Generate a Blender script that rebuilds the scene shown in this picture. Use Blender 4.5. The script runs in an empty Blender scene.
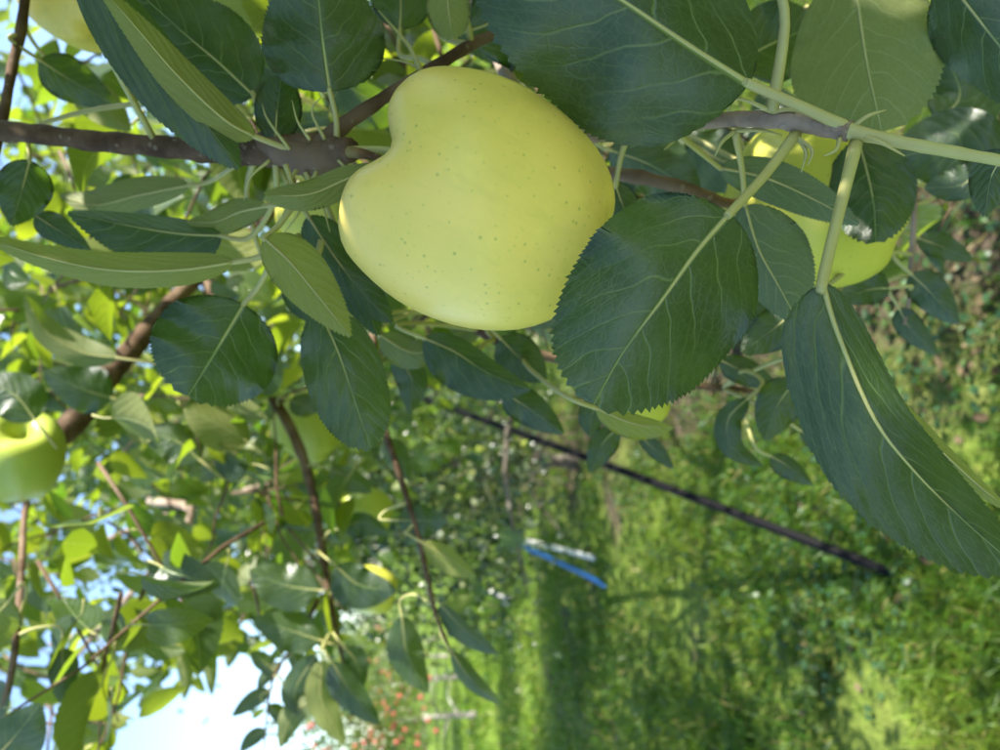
import bpy, math, random
import numpy as np
from mathutils import Vector, Matrix

rng = np.random.default_rng(11)
random.seed(11)
SC = bpy.context.scene
COL = SC.collection
rad = math.radians

# ------------------------------------------------------------------ camera
# the phone was held on its side: world "up" points to the left of the picture
PITCH = rad(9.1)
F_PX = 722.0                                   # focal length in pixels of the 1000 px wide photo
CAM = np.array([0.0, 0.0, 1.5])
FWD = np.array([0.0, math.cos(PITCH), -math.sin(PITCH)])
RGT = np.array([0.0, -math.sin(PITCH), -math.cos(PITCH)])   # picture +x
UPP = np.array([1.0, 0.0, 0.0])                              # picture up
cd = bpy.data.cameras.new('camera')
cam = bpy.data.objects.new('camera', cd)
COL.objects.link(cam)
cam.matrix_world = Matrix(((RGT[0], UPP[0], -FWD[0], CAM[0]),
                           (RGT[1], UPP[1], -FWD[1], CAM[1]),
                           (RGT[2], UPP[2], -FWD[2], CAM[2]),
                           (0, 0, 0, 1)))
cd.sensor_width = 36.0
cd.lens = 36.0 * F_PX / 1000.0
cd.clip_start = 0.01
cd.clip_end = 2000
cd.dof.use_dof = True
cd.dof.focus_distance = 0.20
cd.dof.aperture_fstop = 14.0
SC.camera = cam

# ------------------------------------------------------------------ world + sun
SUN = np.array([0.72, -0.22, 0.66]); SUN /= np.linalg.norm(SUN)   # towards the sun
wd = bpy.data.worlds.new('World')
SC.world = wd
wd.use_nodes = True
wn = wd.node_tree
sky = wn.nodes.new('ShaderNodeTexSky')
sky.sky_type = 'NISHITA'
sky.sun_disc = False
sky.sun_elevation = math.asin(SUN[2])
sky.sun_rotation = math.atan2(SUN[0], SUN[1])
sky.air_density = 1.0
sky.dust_density = 0.6
sky.ozone_density = 2.0
bg = wn.nodes['Background']
bg.inputs['Strength'].default_value = 0.15
wn.links.new(sky.outputs[0], bg.inputs['Color'])
sd = bpy.data.lights.new('sun', 'SUN')
sd.energy = 5.0
sd.angle = rad(0.53)
sd.color = (1.0, 0.94, 0.84)
sun = bpy.data.objects.new('sun', sd)
COL.objects.link(sun)
sun.rotation_euler = Vector(SUN).to_track_quat('Z', 'Y').to_euler()
SC.view_settings.view_transform = 'Standard'
SC.view_settings.look = 'None'
SC.view_settings.exposure = 1.6
SC.view_settings.gamma = 1.0
SC.cycles.use_denoising = True
SC.cycles.max_bounces = 10
SC.cycles.transmission_bounces = 8
SC.cycles.diffuse_bounces = 5
SC.cycles.sample_clamp_indirect = 6.0

# ------------------------------------------------------------------ helpers
def P(px, py, d):
    """photo pixel at depth d (metres along the view axis) -> world point"""
    return CAM + d * (FWD + (px - 500.0) / F_PX * RGT + (375.0 - py) / F_PX * UPP)

def G(px, py, z=0.0):
    """photo pixel -> point on the ground"""
    d = FWD + (px - 500.0) / F_PX * RGT + (375.0 - py) / F_PX * UPP
    return CAM + d * ((z - CAM[2]) / d[2])

def proj(p):
    """world points (n,3) -> px, py, depth"""
    q = np.atleast_2d(p) - CAM
    d = q @ FWD
    dd = np.where(np.abs(d) < 1e-6, 1e-6, d)
    return 500 + F_PX * (q @ RGT) / dd, 375 - F_PX * (q @ UPP) / dd, d

def nrm(v):
    v = np.asarray(v, float)
    n = np.linalg.norm(v, axis=-1, keepdims=True)
    return v / np.maximum(n, 1e-9)

ORIGIN = {}
def mesh(name, V, Fc, uv=None, mats=(), fmat=None, smooth=True):
    me = bpy.data.meshes.new(name)
    me.from_pydata([tuple(v) for v in V], [], [tuple(f) for f in Fc])
    if uv is not None:
        lay = me.uv_layers.new(name='UVMap')
        li = np.zeros(len(me.loops), dtype=np.int32)
        me.loops.foreach_get('vertex_index', li)
        lay.data.foreach_set('uv', np.asarray(uv, np.float32)[li].ravel())
    for m in mats:
        me.materials.append(m)
    if fmat is not None:
        me.polygons.foreach_set('material_index', np.asarray(fmat, np.int32))
    me.polygons.foreach_set('use_smooth', np.full(len(me.polygons), smooth, dtype=bool))
    me.update()
    return me

def link(name, data, parent=None, origin=(0, 0, 0)):
    o = bpy.data.objects.new(name, data)
    COL.objects.link(o)
    origin = np.asarray(origin, float)
    if parent is not None:
        o.parent = parent
        o.location = origin - ORIGIN[parent.name]
    else:
        o.location = origin
    ORIGIN[o.name] = origin
    return o

def build(name, V, Fc, mat, parent=None, origin=None, uv=None, fmat=None, smooth=True):
    V = np.asarray(V, float)
    if origin is None:
        origin = V[0]
    mats = mat if isinstance(mat, (list, tuple)) else [mat]
    return link(name, mesh(name, V - np.asarray(origin), Fc, uv, mats, fmat, smooth), parent, origin)

def tag(o, label=None, cat=None, group=None, kind=None):
    if label: o['label'] = label
    if cat: o['category'] = cat
    if group: o['group'] = group
    if kind: o['kind'] = kind
    return o

def thing(name, origin, label, cat, group=None):
    return tag(link(name, None, None, origin), label, cat, group)

def spline(pts, n):
    """Catmull-Rom through pts (k, m) sampled at n points"""
    p = np.asarray(pts, float)
    k = len(p)
    if k == 2:
        t = np.linspace(0, 1, n)[:, None]
        return p[0] * (1 - t) + p[1] * t
    pp = np.vstack([2 * p[0] - p[1], p, 2 * p[-1] - p[-2]])
    u = np.linspace(0, k - 1, n)
    i = np.minimum(u.astype(int), k - 2)
    f = (u - i)[:, None]
    a, b, c, d = pp[i], pp[i + 1], pp[i + 2], pp[i + 3]
    return 0.5 * (2 * b + (c - a) * f + (2 * a - 5 * b + 4 * c - d) * f * f + (3 * b - a - 3 * c + d) * f ** 3)

def tube(path, radii, sides=8, knob=0.0, caps=True):
    path = np.asarray(path, float)
    n = len(path)
    r = np.interp(np.linspace(0, 1, n), np.linspace(0, 1, len(radii)), radii)
    T = nrm(np.gradient(path, axis=0))
    up = np.array([0.31, 0.2, 0.93])
    A = np.zeros_like(path); 
    a = nrm(np.cross(T[0], up))
    for i in range(n):
        a = nrm(a - T[i] * np.dot(a, T[i]))
        A[i] = a
    B = np.cross(T, A)
    th = np.linspace(0, 2 * math.pi, sides, endpoint=False)
    V = []
    for i in range(n):
        rr = r[i] * (1 + knob * rng.normal(0, 1, sides) * 0.5 + knob * math.sin(i * 1.7) * 0.5)
        V.append(path[i] + (np.cos(th) * rr)[:, None] * A[i] + (np.sin(th) * rr)[:, None] * B[i])
    V = np.vstack(V)
    Fc = []
    for i in range(n - 1):
        for j in range(sides):
            k = (j + 1) % sides
            Fc.append((i * sides + j, i * sides + k, (i + 1) * sides + k, (i + 1) * sides + j))
    if caps:
        Fc.append(tuple(range(sides - 1, -1, -1)))
        Fc.append(tuple((n - 1) * sides + j for j in range(sides)))
    return V, Fc

def join(parts):
    V, Fc, M, U = [], [], [], []
    off = 0
    for v, f, m, u in parts:
        V.append(np.asarray(v)); U.append(np.asarray(u))
        Fc += [tuple(i + off for i in q) for q in f]
        M += [m] * len(f)
        off += len(v)
    return np.vstack(V), Fc, M, np.vstack(U)

# ------------------------------------------------------------------ materials
class NT:
    def __init__(s, name):
        s.m = bpy.data.materials.new(name)
        s.m.use_nodes = True
        s.t = s.m.node_tree
        s.t.nodes.clear()
        s.out = s.t.nodes.new('ShaderNodeOutputMaterial')
    def n(s, typ, **kw):
        nd = s.t.nodes.new('ShaderNode' + typ)
        for k, v in kw.items():
            if k.startswith('i_'):
                nd.inputs[k[2:].replace('_', ' ')].default_value = v
            else:
                setattr(nd, k, v)
        return nd
    def l(s, a, b):
        s.t.links.new(a, b)
    def val(s, nd, i, x):
        if isinstance(x, (int, float)): nd.inputs[i].default_value = x
        elif isinstance(x, (tuple, list)): nd.inputs[i].default_value = tuple(x) + ((1,) if len(x) == 3 and len(nd.inputs[i].default_value) == 4 else ())
        else: s.l(x, nd.inputs[i])
    def math(s, op, a, b=0.0, c=None):
        nd = s.n('Math', operation=op)
        s.val(nd, 0, a); s.val(nd, 1, b)
        if c is not None: s.val(nd, 2, c)
        return nd.outputs[0]
    def mix(s, fac, a, b, blend='MIX'):
        nd = s.n('Mix', data_type='RGBA', blend_type=blend)
        s.val(nd, 0, fac); s.val(nd, 6, a); s.val(nd, 7, b)
        return nd.outputs[2]
    def ramp(s, x, stops):
        nd = s.n('ValToRGB')
        e = nd.color_ramp.elements
        while len(e) < len(stops): e.new(0.5)
        for k, (p, c) in enumerate(stops):
            e[k].position = p
            e[k].color = tuple(c) + (1,) if len(c) == 3 else c
        s.l(x, nd.inputs[0])
        return nd.outputs[0]
    def smooth(s, x, lo, hi, a=0.0, b=1.0):
        nd = s.n('MapRange', interpolation_type='SMOOTHSTEP')
        s.val(nd, 0, x); s.val(nd, 1, lo); s.val(nd, 2, hi); s.val(nd, 3, a); s.val(nd, 4, b)
        return nd.outputs[0]
    def noise(s, scale, detail=3, rough=0.55, vec=None):
        nd = s.n('TexNoise')
        nd.inputs['Scale'].default_value = scale
        nd.inputs['Detail'].default_value = detail
        nd.inputs['Roughness'].default_value = rough
        if vec is not None: s.l(vec, nd.inputs['Vector'])
        return nd.outputs[0]
    def bump(s, h, strength, dist, normal=None):
        nd = s.n('Bump')
        nd.inputs['Strength'].default_value = strength
        nd.inputs['Distance'].default_value = dist
        s.l(h, nd.inputs['Height'])
        if normal is not None: s.l(normal, nd.inputs['Normal'])
        return nd.outputs[0]
    def done(s, sh):
        s.l(sh, s.out.inputs['Surface'])
        return s.m

def principled(t, color, rough=0.5, spec=0.5, normal=None, **kw):
    b = t.n('BsdfPrincipled')
    t.val(b, 'Base Color', color)
    t.val(b, 'Roughness', rough)
    t.val(b, 'Specular IOR Level', spec)
    if normal is not None: t.l(normal, b.inputs['Normal'])
    for k, v in kw.items():
        t.val(b, k.replace('_', ' '), v)
    return b.outputs[0]

def leaf_material(name, mass=False, upper0=(0.007, 0.022, 0.011), upper1=(0.038, 0.074, 0.011), fine=True, trans=0.42):
    t = NT(name)
    uvn = t.n('UVMap')
    sep = t.n('SeparateXYZ'); t.l(uvn.outputs[0], sep.inputs[0])
    u = sep.outputs[0]
    y = t.math('SUBTRACT', t.math('MULTIPLY', sep.outputs[1], 2.0), 1.0)
    ay = t.math('ABSOLUTE', y)
    if mass:
        tint = t.n('Attribute', attribute_name='tint').outputs['Fac']
        rnd = tint
    else:
        oi = t.n('ObjectInfo')
        sc_ = t.n('SeparateColor'); t.l(oi.outputs['Color'], sc_.inputs[0])
        tint = sc_.outputs[0]
        rnd = oi.outputs['Random']
    # veins: midrib and curved side veins
    mid = t.smooth(ay, t.math('MULTIPLY', t.math('SUBTRACT', 1.25, u), 0.012), t.math('MULTIPLY', t.math('SUBTRACT', 1.25, u), 0.042), 1.0, 0.0)
    sgn = t.math('MULTIPLY', t.math('SIGN', y), 0.22)
    wob = t.math('MULTIPLY', t.noise(2.6, 2, vec=uvn.outputs[0]), 1.5)
    ph = t.math('ADD', t.math('ADD', t.math('MULTIPLY', t.math('SUBTRACT', t.math('SUBTRACT', u, t.math('MULTIPLY', ay, 0.30)), t.math('MULTIPLY', t.math('MULTIPLY', ay, ay), 0.26)), 6.0), sgn), wob)
    ph = t.math('ADD', ph, t.math('MULTIPLY', rnd, 3.0))
    fr = t.math('ABSOLUTE', t.math('SUBTRACT', t.math('FRACT', t.math('ADD', ph, 10.0)), 0.5))
    side = t.math('MULTIPLY', t.smooth(fr, 0.008, 0.065, 1.0, 0.0), t.smooth(ay, 0.30, 0.90, 1.0, 0.0))
    ph2 = t.math('ADD', t.math('MULTIPLY', t.math('SUBTRACT', u, t.math('MULTIPLY', ay, 0.75)), 11.0), t.math('MULTIPLY', t.noise(3.5, 2, vec=uvn.outputs[0]), 2.5))
    fr2 = t.math('ABSOLUTE', t.math('SUBTRACT', t.math('FRACT', t.math('ADD', ph2, 20.0)), 0.5))
    side = t.math('MAXIMUM', side, t.math('MULTIPLY', t.smooth(fr2, 0.01, 0.09, 0.30, 0.0), t.smooth(ay, 0.1, 0.4)))
    bul = t.smooth(fr, 0.0, 0.5)
    vein = t.math('MAXIMUM', mid, t.math('MULTIPLY', side, 0.35))
    big = t.noise(5.0, 4, vec=uvn.outputs[0])
    up = t.mix(tint, upper0, upper1)
    up = t.mix(t.smooth(big, 0.35, 0.75), up, t.mix(0.6, up, (0.035, 0.065, 0.022)))
    up = t.mix(t.math('MULTIPLY', vein, 0.75), up, (0.30, 0.40, 0.13))
    lo = t.mix(tint, (0.085, 0.115, 0.065), (0.23, 0.245, 0.045))
    lo = t.mix(t.math('MULTIPLY', vein, 0.85), lo, (0.40, 0.44, 0.20))
    if fine:
        # grey sky sheen painted into the upper colour, speckles and a few brown scars on the blade
        sp = t.noise(38.0, 4, 0.7, vec=uvn.outputs[0])
        grey_sheen = t.noise(3.2, 5, 0.6, vec=t.n('TexCoord').outputs['Generated'])
        up = t.mix(t.smooth(grey_sheen, 0.36, 0.72, 0.0, 0.60), up, (0.060, 0.084, 0.072))
        vr = t.n('TexVoronoi', feature='DISTANCE_TO_EDGE'); vr.inputs['Scale'].default_value = 26.0
        t.l(uvn.outputs[0], vr.inputs['Vector'])
        net = t.smooth(vr.outputs['Distance'], 0.0, 0.10, 1.0, 0.0)
        up = t.mix(t.math('MULTIPLY', net, 0.10), up, (0.22, 0.30, 0.12))
        lo = t.mix(t.math('MULTIPLY', net, 0.14), lo, (0.36, 0.42, 0.18))
        up = t.mix(t.smooth(sp, 0.60, 0.74, 0.0, 0.30), up, (0.20, 0.24, 0.15))
        vo = t.n('TexVoronoi'); vo.inputs['Scale'].default_value = 5.0
        ma = t.n('VectorMath', operation='ADD'); t.l(uvn.outputs[0], ma.inputs[0])
        cx = t.n('CombineXYZ'); t.l(t.math('MULTIPLY', rnd, 37.0), cx.inputs[0]); t.l(t.math('MULTIPLY', rnd, 13.0), cx.inputs[1])
        t.l(cx.outputs[0], ma.inputs[1]); t.l(ma.outputs[0], vo.inputs['Vector'])
        scar = t.smooth(t.math('ADD', vo.outputs['Distance'], t.math('MULTIPLY', sp, 0.10)), 0.075, 0.10, 0.85, 0.0)
        vs = t.n('SeparateColor'); t.l(vo.outputs['Color'], vs.inputs[0])
        scar = t.math('MULTIPLY', scar, t.smooth(vs.outputs[0], 0.72, 0.76))
        up = t.mix(scar, up, (0.16, 0.11, 0.045))
        lo = t.mix(scar, lo, (0.16, 0.11, 0.045))
    back = t.n('NewGeometry').outputs['Backfacing']
    colr = t.mix(back, up, lo)
    rough = t.math('ADD', t.math('MULTIPLY', back, 0.30), 0.22 if mass else 0.36)
    h0 = t.math('MULTIPLY', net, -0.07) if fine else 0.0
    h = t.math('SUBTRACT', t.math('ADD', t.math('MULTIPLY', t.noise(16.0, 3, vec=uvn.outputs[0]), 0.5), t.math('MULTIPLY', bul, 0.28)), t.math('MULTIPLY', vein, 0.7))
    nor = t.bump(t.math('ADD', h, h0), 0.5, 0.0008)
    body = principled(t, colr, rough, 0.62, nor)
    tr = t.n('BsdfTranslucent')
    tc = t.mix(tint, (0.13, 0.29, 0.014), (0.44, 0.54, 0.02))
    tc = t.mix(t.math('MULTIPLY', vein, 0.5), tc, (0.42, 0.45, 0.10))
    t.l(tc, tr.inputs['Color'])
    t.l(nor, tr.inputs['Normal'])
    ms = t.n('MixShader')
    ms.inputs[0].default_value = trans
    t.l(body, ms.inputs[1]); t.l(tr.outputs[0], ms.inputs[2])
    return t.done(ms.outputs[0])

def bark_material(name, c0, c1, c2, scale=60.0):
    t = NT(name)
    tc = t.n('TexCoord').outputs['Object']
    a = t.noise(scale, 5, 0.65, tc)
    b = t.noise(scale * 0.22, 3, 0.6, tc)
    col = t.mix(t.smooth(a, 0.35, 0.68), c0, c1)
    col = t.mix(t.smooth(b, 0.48, 0.66), col, c2)
    vo = t.n('TexVoronoi'); vo.inputs['Scale'].default_value = scale * 3.2
    t.l(tc, vo.inputs['Vector'])
    lent = t.smooth(vo.outputs['Distance'], 0.16, 0.26, 1.0, 0.0)
    col = t.mix(t.math('MULTIPLY', lent, 0.4), col, (0.30, 0.24, 0.17))
    nor = t.bump(t.math('ADD', a, t.math('MULTIPLY', lent, 0.5)), 0.55, 0.0012)
    return t.done(principled(t, col, 0.78, 0.15, nor))

def plain_material(name, color, rough=0.5, spec=0.5, var=0.25, scale=30.0, dark=None):
    t = NT(name)
    tc = t.n('TexCoord').outputs['Object']
    a = t.noise(scale, 4, 0.6, tc)
    col = t.mix(t.smooth(a, 0.3, 0.75, 0.0, var), color, dark or tuple(c * 0.45 for c in color))
    return t.done(principled(t, col, t.math('ADD', t.math('MULTIPLY', a, 0.2), rough - 0.1), spec, t.bump(a, 0.2, 0.001)))

def apple_material(name, base, green, blush=None):
    t = NT(name)
    tc = t.n('TexCoord').outputs['Object']
    a = t.noise(22.0, 3, 0.5, tc)
    b = t.noise(90.0, 4, 0.6, tc)
    col = t.mix(t.smooth(a, 0.35, 0.68), base, green)
    col = t.mix(t.smooth(b, 0.45, 0.8, 0.0, 0.35), col, tuple(min(1, c * 1.18) for c in base))
    # pores: small brown-green dots of uneven size
    vo = t.n('TexVoronoi'); vo.inputs['Scale'].default_value = 400.0
    t.l(tc, vo.inputs['Vector'])
    vs = t.n('SeparateColor'); t.l(vo.outputs['Color'], vs.inputs[0])
    size = t.math('MULTIPLY', t.math('MULTIPLY', vs.outputs[1], vs.outputs[1]), 0.14)
    dot = t.math('MULTIPLY', t.smooth(t.math('SUBTRACT', vo.outputs['Distance'], size), 0.0, 0.07, 1.0, 0.0), t.smooth(vs.outputs[0], 0.15, 0.25))
    halo = t.math('MULTIPLY', t.smooth(t.math('SUBTRACT', vo.outputs['Distance'], size), 0.05, 0.24, 1.0, 0.0), t.smooth(vs.outputs[0], 0.15, 0.25))
    col = t.mix(t.math('MULTIPLY', halo, 0.22), col, (0.36, 0.44, 0.06))
    col = t.mix(t.math('MULTIPLY', dot, 0.42), col, (0.20, 0.19, 0.05))
    mp = t.n('Mapping'); mp.inputs['Scale'].default_value = (1.0, 1.0, 0.16); t.l(tc, mp.inputs['Vector'])
    st_ = t.noise(150.0, 4, 0.65, mp.outputs[0])
    col = t.mix(t.smooth(st_, 0.5, 0.72, 0.0, 0.30), col, tuple(c * 0.86 for c in green))
    rus = t.noise(260.0, 5, 0.7, tc)
    col = t.mix(t.math('MULTIPLY', t.smooth(rus, 0.60, 0.72), t.smooth(a, 0.56, 0.66, 0.0, 0.35)), col, (0.42, 0.30, 0.10))
    if blush:
        col = t.mix(t.smooth(a, 0.3, 0.6), col, blush)
    # russet in the stem bowl: local z is the stem axis, bowl rim lies near the axis
    nor = t.bump(t.math('SUBTRACT', t.math('MULTIPLY', b, 0.3), dot), 0.10, 0.0006)
    return t.done(principled(t, col, t.math('ADD', t.math('MULTIPLY', b, 0.16), 0.28), 0.45, nor, Subsurface_Weight=0.12, Subsurface_Radius=(0.006, 0.005, 0.001), Subsurface_Scale=1.0))

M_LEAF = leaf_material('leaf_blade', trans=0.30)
M_MASS = leaf_material('leaf_mass', mass=True, fine=False)
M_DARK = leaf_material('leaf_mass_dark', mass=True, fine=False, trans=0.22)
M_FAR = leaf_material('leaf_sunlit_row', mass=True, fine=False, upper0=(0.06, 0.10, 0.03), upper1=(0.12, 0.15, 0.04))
M_PET = plain_material('petiole_green', (0.40, 0.40, 0.15), 0.5, 0.4, 0.5, 40.0, (0.33, 0.25, 0.10))
M_SCAR = plain_material('leaf_scar_brown', (0.42, 0.38, 0.26), 0.8, 0.2, 1.0, 420.0)
M_BARK = bark_material('bark_twig', (0.062, 0.036, 0.021), (0.14, 0.090, 0.055), (0.19, 0.135, 0.09))
M_BARKG = bark_material('bark_grey', (0.20, 0.145, 0.11), (0.36, 0.275, 0.21), (0.44, 0.38, 0.31), 45.0)
M_TRUNK = bark_material('bark_trunk', (0.06, 0.048, 0.038), (0.15, 0.125, 0.10), (0.22, 0.20, 0.17), 14.0)
M_PALE = bark_material('bark_pale_trunk', (0.22, 0.19, 0.16), (0.38, 0.35, 0.31), (0.45, 0.43, 0.40), 14.0)
M_STEM = bark_material('fruit_stem', (0.085, 0.045, 0.02), (0.20, 0.11, 0.045), (0.24, 0.19, 0.07), 120.0)
M_APPLE = apple_material('apple_skin_yellow', (0.82, 0.63, 0.15), (0.69, 0.58, 0.12))
M_APPLE2 = apple_material('apple_skin_green_yellow', (0.58, 0.54, 0.08), (0.48, 0.50, 0.07))
M_APPLE3 = apple_material('apple_skin_green', (0.40, 0.45, 0.07), (0.32, 0.40, 0.06))
M_RED = plain_material('apple_skin_red', (0.50, 0.07, 0.07), 0.35, 0.5, 0.6, 60.0, (0.50, 0.20, 0.10))
M_CALYX = plain_material('calyx_brown', (0.10, 0.07, 0.04), 0.9, 0.2, 0.5, 200.0)
M_BLACK = plain_material('black_pipe', (0.005, 0.005, 0.006), 0.45, 0.06, 0.15, 4.0, (0.012, 0.011, 0.010))
M_BLUE = plain_material('blue_plastic', (0.03, 0.17, 0.52), 0.4, 0.5, 0.4, 20.0)
M_WHITE = plain_material('white_plastic', (0.78, 0.78, 0.77), 0.5, 0.4, 0.5, 12.0, (0.36, 0.34, 0.30))
M_GREYPOLE = plain_material('weathered_wood', (0.34, 0.33, 0.30), 0.8, 0.2, 0.6, 18.0)

# ------------------------------------------------------------------ ground
ROW0 = np.array([0.80, 0.45]); ROWD = nrm(np.array([-0.24, 0.97]))
ROWN = np.array([ROWD[1], -ROWD[0]])              # to the right of the row
def row_pt(i, step=2.45, off=0.0):
    return ROW0 + ROWD * step * i + ROWN * off

def ground_material():
    t = NT('orchard_soil_and_turf')
    geo = t.n('NewGeometry').outputs['Position']
    sep = t.n('SeparateXYZ'); t.l(geo, sep.inputs[0])
    dist = t.math('ADD', t.math('MULTIPLY', t.math('SUBTRACT', sep.outputs[0], float(ROW0[0])), float(ROWN[0])),
                  t.math('MULTIPLY', t.math('SUBTRACT', sep.outputs[1], float(ROW0[1])), float(ROWN[1])))
    m = t.math('ABSOLUTE', dist)
    n1 = t.noise(1.6, 5, 0.6, geo)
    n2 = t.noise(14.0, 5, 0.65, geo)
    n3 = t.noise(70.0, 3, 0.6, geo)
    soil = t.mix(t.smooth(n2, 0.35, 0.7), (0.045, 0.034, 0.024), (0.105, 0.082, 0.058))
    soil = t.mix(t.smooth(n3, 0.5, 0.7, 0.0, 0.5), soil, (0.16, 0.125, 0.08))
    turf = t.mix(t.smooth(n2, 0.3, 0.7), (0.075, 0.15, 0.014), (0.19, 0.27, 0.03))
    turf = t.mix(t.smooth(n1, 0.5, 0.75, 0.0, 0.6), turf, (0.23, 0.25, 0.06))
    f = t.smooth(t.math('ADD', m, t.math('MULTIPLY', t.math('SUBTRACT', n1, 0.5), 1.6)), 0.15, 0.75)
    f = t.math('MULTIPLY', f, t.smooth(t.math('ADD', n1, t.math('MULTIPLY', n2, 0.35)), 0.50, 0.62, 0.15, 1.0))
    f = t.math('MULTIPLY', f, t.smooth(sep.outputs[1], 4.0, 10.0, 0.7, 1.0))
    col = t.mix(f, soil, turf)
    return t.done(principled(t, col, 0.95, 0.1, t.bump(t.math('ADD', n2, t.math('MULTIPLY', n3, 0.4)), 0.8, 0.03)))
M_GROUND = ground_material()

def ground_height(x, y):
    return 0.022 * np.sin(x * 1.9 + 0.6 * y) + 0.016 * np.sin(2.7 * y - x + 1.3) + 0.012 * np.sin(5.1 * x + 3.9 * y)

def ground():
    xs = np.concatenate([[-400, -120, -40], np.linspace(-14, 10, 97), [30, 120, 400]])
    ys = np.concatenate([[-400, -100, -20], np.linspace(-4, 22, 105), [60, 160, 400]])
    X, Y = np.meshgrid(xs, ys)
    inside = (np.abs(X) < 20) & (Y > -6) & (Y < 26)
    Z = np.where(inside, ground_height(X, Y), 0.0)
    V = np.stack([X.ravel(), Y.ravel(), Z.ravel()], 1)
    nx, ny = len(xs), len(ys)
    Fc = [(j * nx + i, j * nx + i + 1, (j + 1) * nx + i + 1, (j + 1) * nx + i) for j in range(ny - 1) for i in range(nx - 1)]
    tag(build('ground', V, Fc, M_GROUND, origin=(0, 0, 0)), 'orchard floor of trodden brown soil with turf', 'ground', kind='structure')
ground()

# ------------------------------------------------------------------ fast mesh from arrays
def mass_mesh(name, V, quads, tint=None, uv=None, mats=()):
    """V (n,3) float, quads (m,4) int"""
    me = bpy.data.meshes.new(name)
    n, m = len(V), len(quads)
    me.vertices.add(n)
    me.vertices.foreach_set('co', np.asarray(V, np.float32).ravel())
    me.loops.add(m * 4)
    me.loops.foreach_set('vertex_index', np.asarray(quads, np.int32).ravel())
    me.polygons.add(m)
    me.polygons.foreach_set('loop_start', np.arange(0, m * 4, 4, dtype=np.int32))
    me.polygons.foreach_set('loop_total', np.full(m, 4, dtype=np.int32))
    me.polygons.foreach_set('use_smooth', np.ones(m, dtype=bool))
    if uv is not None:
        lay = me.uv_layers.new(name='UVMap')
        lay.data.foreach_set('uv', np.asarray(uv, np.float32)[np.asarray(quads).ravel()].ravel())
    if tint is not None:
        at = me.attributes.new('tint', 'FLOAT', 'POINT')
        at.data.foreach_set('value', np.asarray(tint, np.float32))
    for mt in mats:
        me.materials.append(mt)
    me.update(calc_edges=True)
    me.validate()
    return me

def leaf_profile(t, a=0.55, b=0.80):
    f = np.power(np.clip(t, 0, 1), a) * np.power(np.clip(1 - t, 0, 1), b)
    tm = a / (a + b)
    return f / (tm ** a * (1 - tm) ** b)

MS = np.array([0.0, 0.16, 0.42, 0.72, 1.0])       # stations of a mass leaf
MF = np.array([0.10, 0.74, 1.0, 0.66, 0.03])
def mass_leaves(base, D, N, L, W, fold, curl, tint):
    """many simple leaves: two halves folded along the midrib, bent along it. arrays over k leaves"""
    k = len(base)
    D = nrm(D)
    N = nrm(N - D * np.sum(N * D, 1, keepdims=True))
    S = np.cross(D, N)
    ns = len(MS)
    V = np.zeros((k, ns, 3, 3)); UV = np.zeros((k, ns, 3, 2))
    ang = curl[:, None] * MS[None, :]
    px = np.where(np.abs(curl[:, None]) < 1e-3, MS, np.sin(ang) / np.where(np.abs(curl[:, None]) < 1e-3, 1, curl[:, None]))
    pz = np.where(np.abs(curl[:, None]) < 1e-3, 0, (np.cos(ang) - 1) / np.where(np.abs(curl[:, None]) < 1e-3, 1, curl[:, None]))
    for i in range(ns):
        c = base + D * (L * px[:, i])[:, None] + N * (L * pz[:, i])[:, None]
        for j, s in enumerate((-1, 0, 1)):
            w = W * MF[i] * s
            V[:, i, j] = c + S * (w * np.cos(fold))[:, None] + N * (np.abs(w) * np.sin(fold))[:, None]
            UV[:, i, j, 0] = MS[i]
            UV[:, i, j, 1] = 0.5 + 0.5 * s * MF[i]
    q = []
    for i in range(ns - 1):
        for j in range(2):
            q.append((i * 3 + j, i * 3 + j + 1, (i + 1) * 3 + j + 1, (i + 1) * 3 + j))
    q = np.array(q)
    quads = (q[None] + (np.arange(k) * ns * 3)[:, None, None]).reshape(-1, 4)
    return V.reshape(-1, 3), quads, UV.reshape(-1, 2), np.repeat(tint, ns * 3)

def rand_dirs(n):
    return nrm(rng.normal(size=(n, 3)))

def in_poly(px, py, poly):
    x, y = np.asarray(px), np.asarray(py)
    c = np.zeros(x.shape, bool)
    n = len(poly)
    for i in range(n):
        x0, y0 = poly[i]; x1, y1 = poly[(i + 1) % n]
        hit = ((y0 > y) != (y1 > y)) & (x < (x1 - x0) * (y - y0) / ((y1 - y0) or 1e-9) + x0)
        c ^= hit
    return c

# ------------------------------------------------------------------ grass and weeds on the orchard floor
def floor_points(n, rmin, rmax, power=0.5):
    """points on the ground round the view, thinning with distance"""
    u = rng.random(n)
    r = rmin * (rmax / rmin) ** (u ** power)
    a = rng.uniform(-0.95, 0.75, n)               # bearing from straight ahead, to both sides
    return np.stack([np.sin(a) * r, np.cos(a) * r], 1), r

def vnoise(x, y, s, seed=0):
    """cheap smooth value noise"""
    g = np.random.default_rng(seed).random((64, 64))
    X, Y = x * s + 31.7, y * s + 17.3
    i, j = np.floor(X).astype(int), np.floor(Y).astype(int)
    fx, fy = X - i, Y - j
    fx, fy = fx * fx * (3 - 2 * fx), fy * fy * (3 - 2 * fy)
    a, b = g[i % 64, j % 64], g[(i + 1) % 64, j % 64]
    c, d = g[i % 64, (j + 1) % 64], g[(i + 1) % 64, (j + 1) % 64]
    return (a * (1 - fx) + b * fx) * (1 - fy) + (c * (1 - fx) + d * fx) * fy

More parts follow.
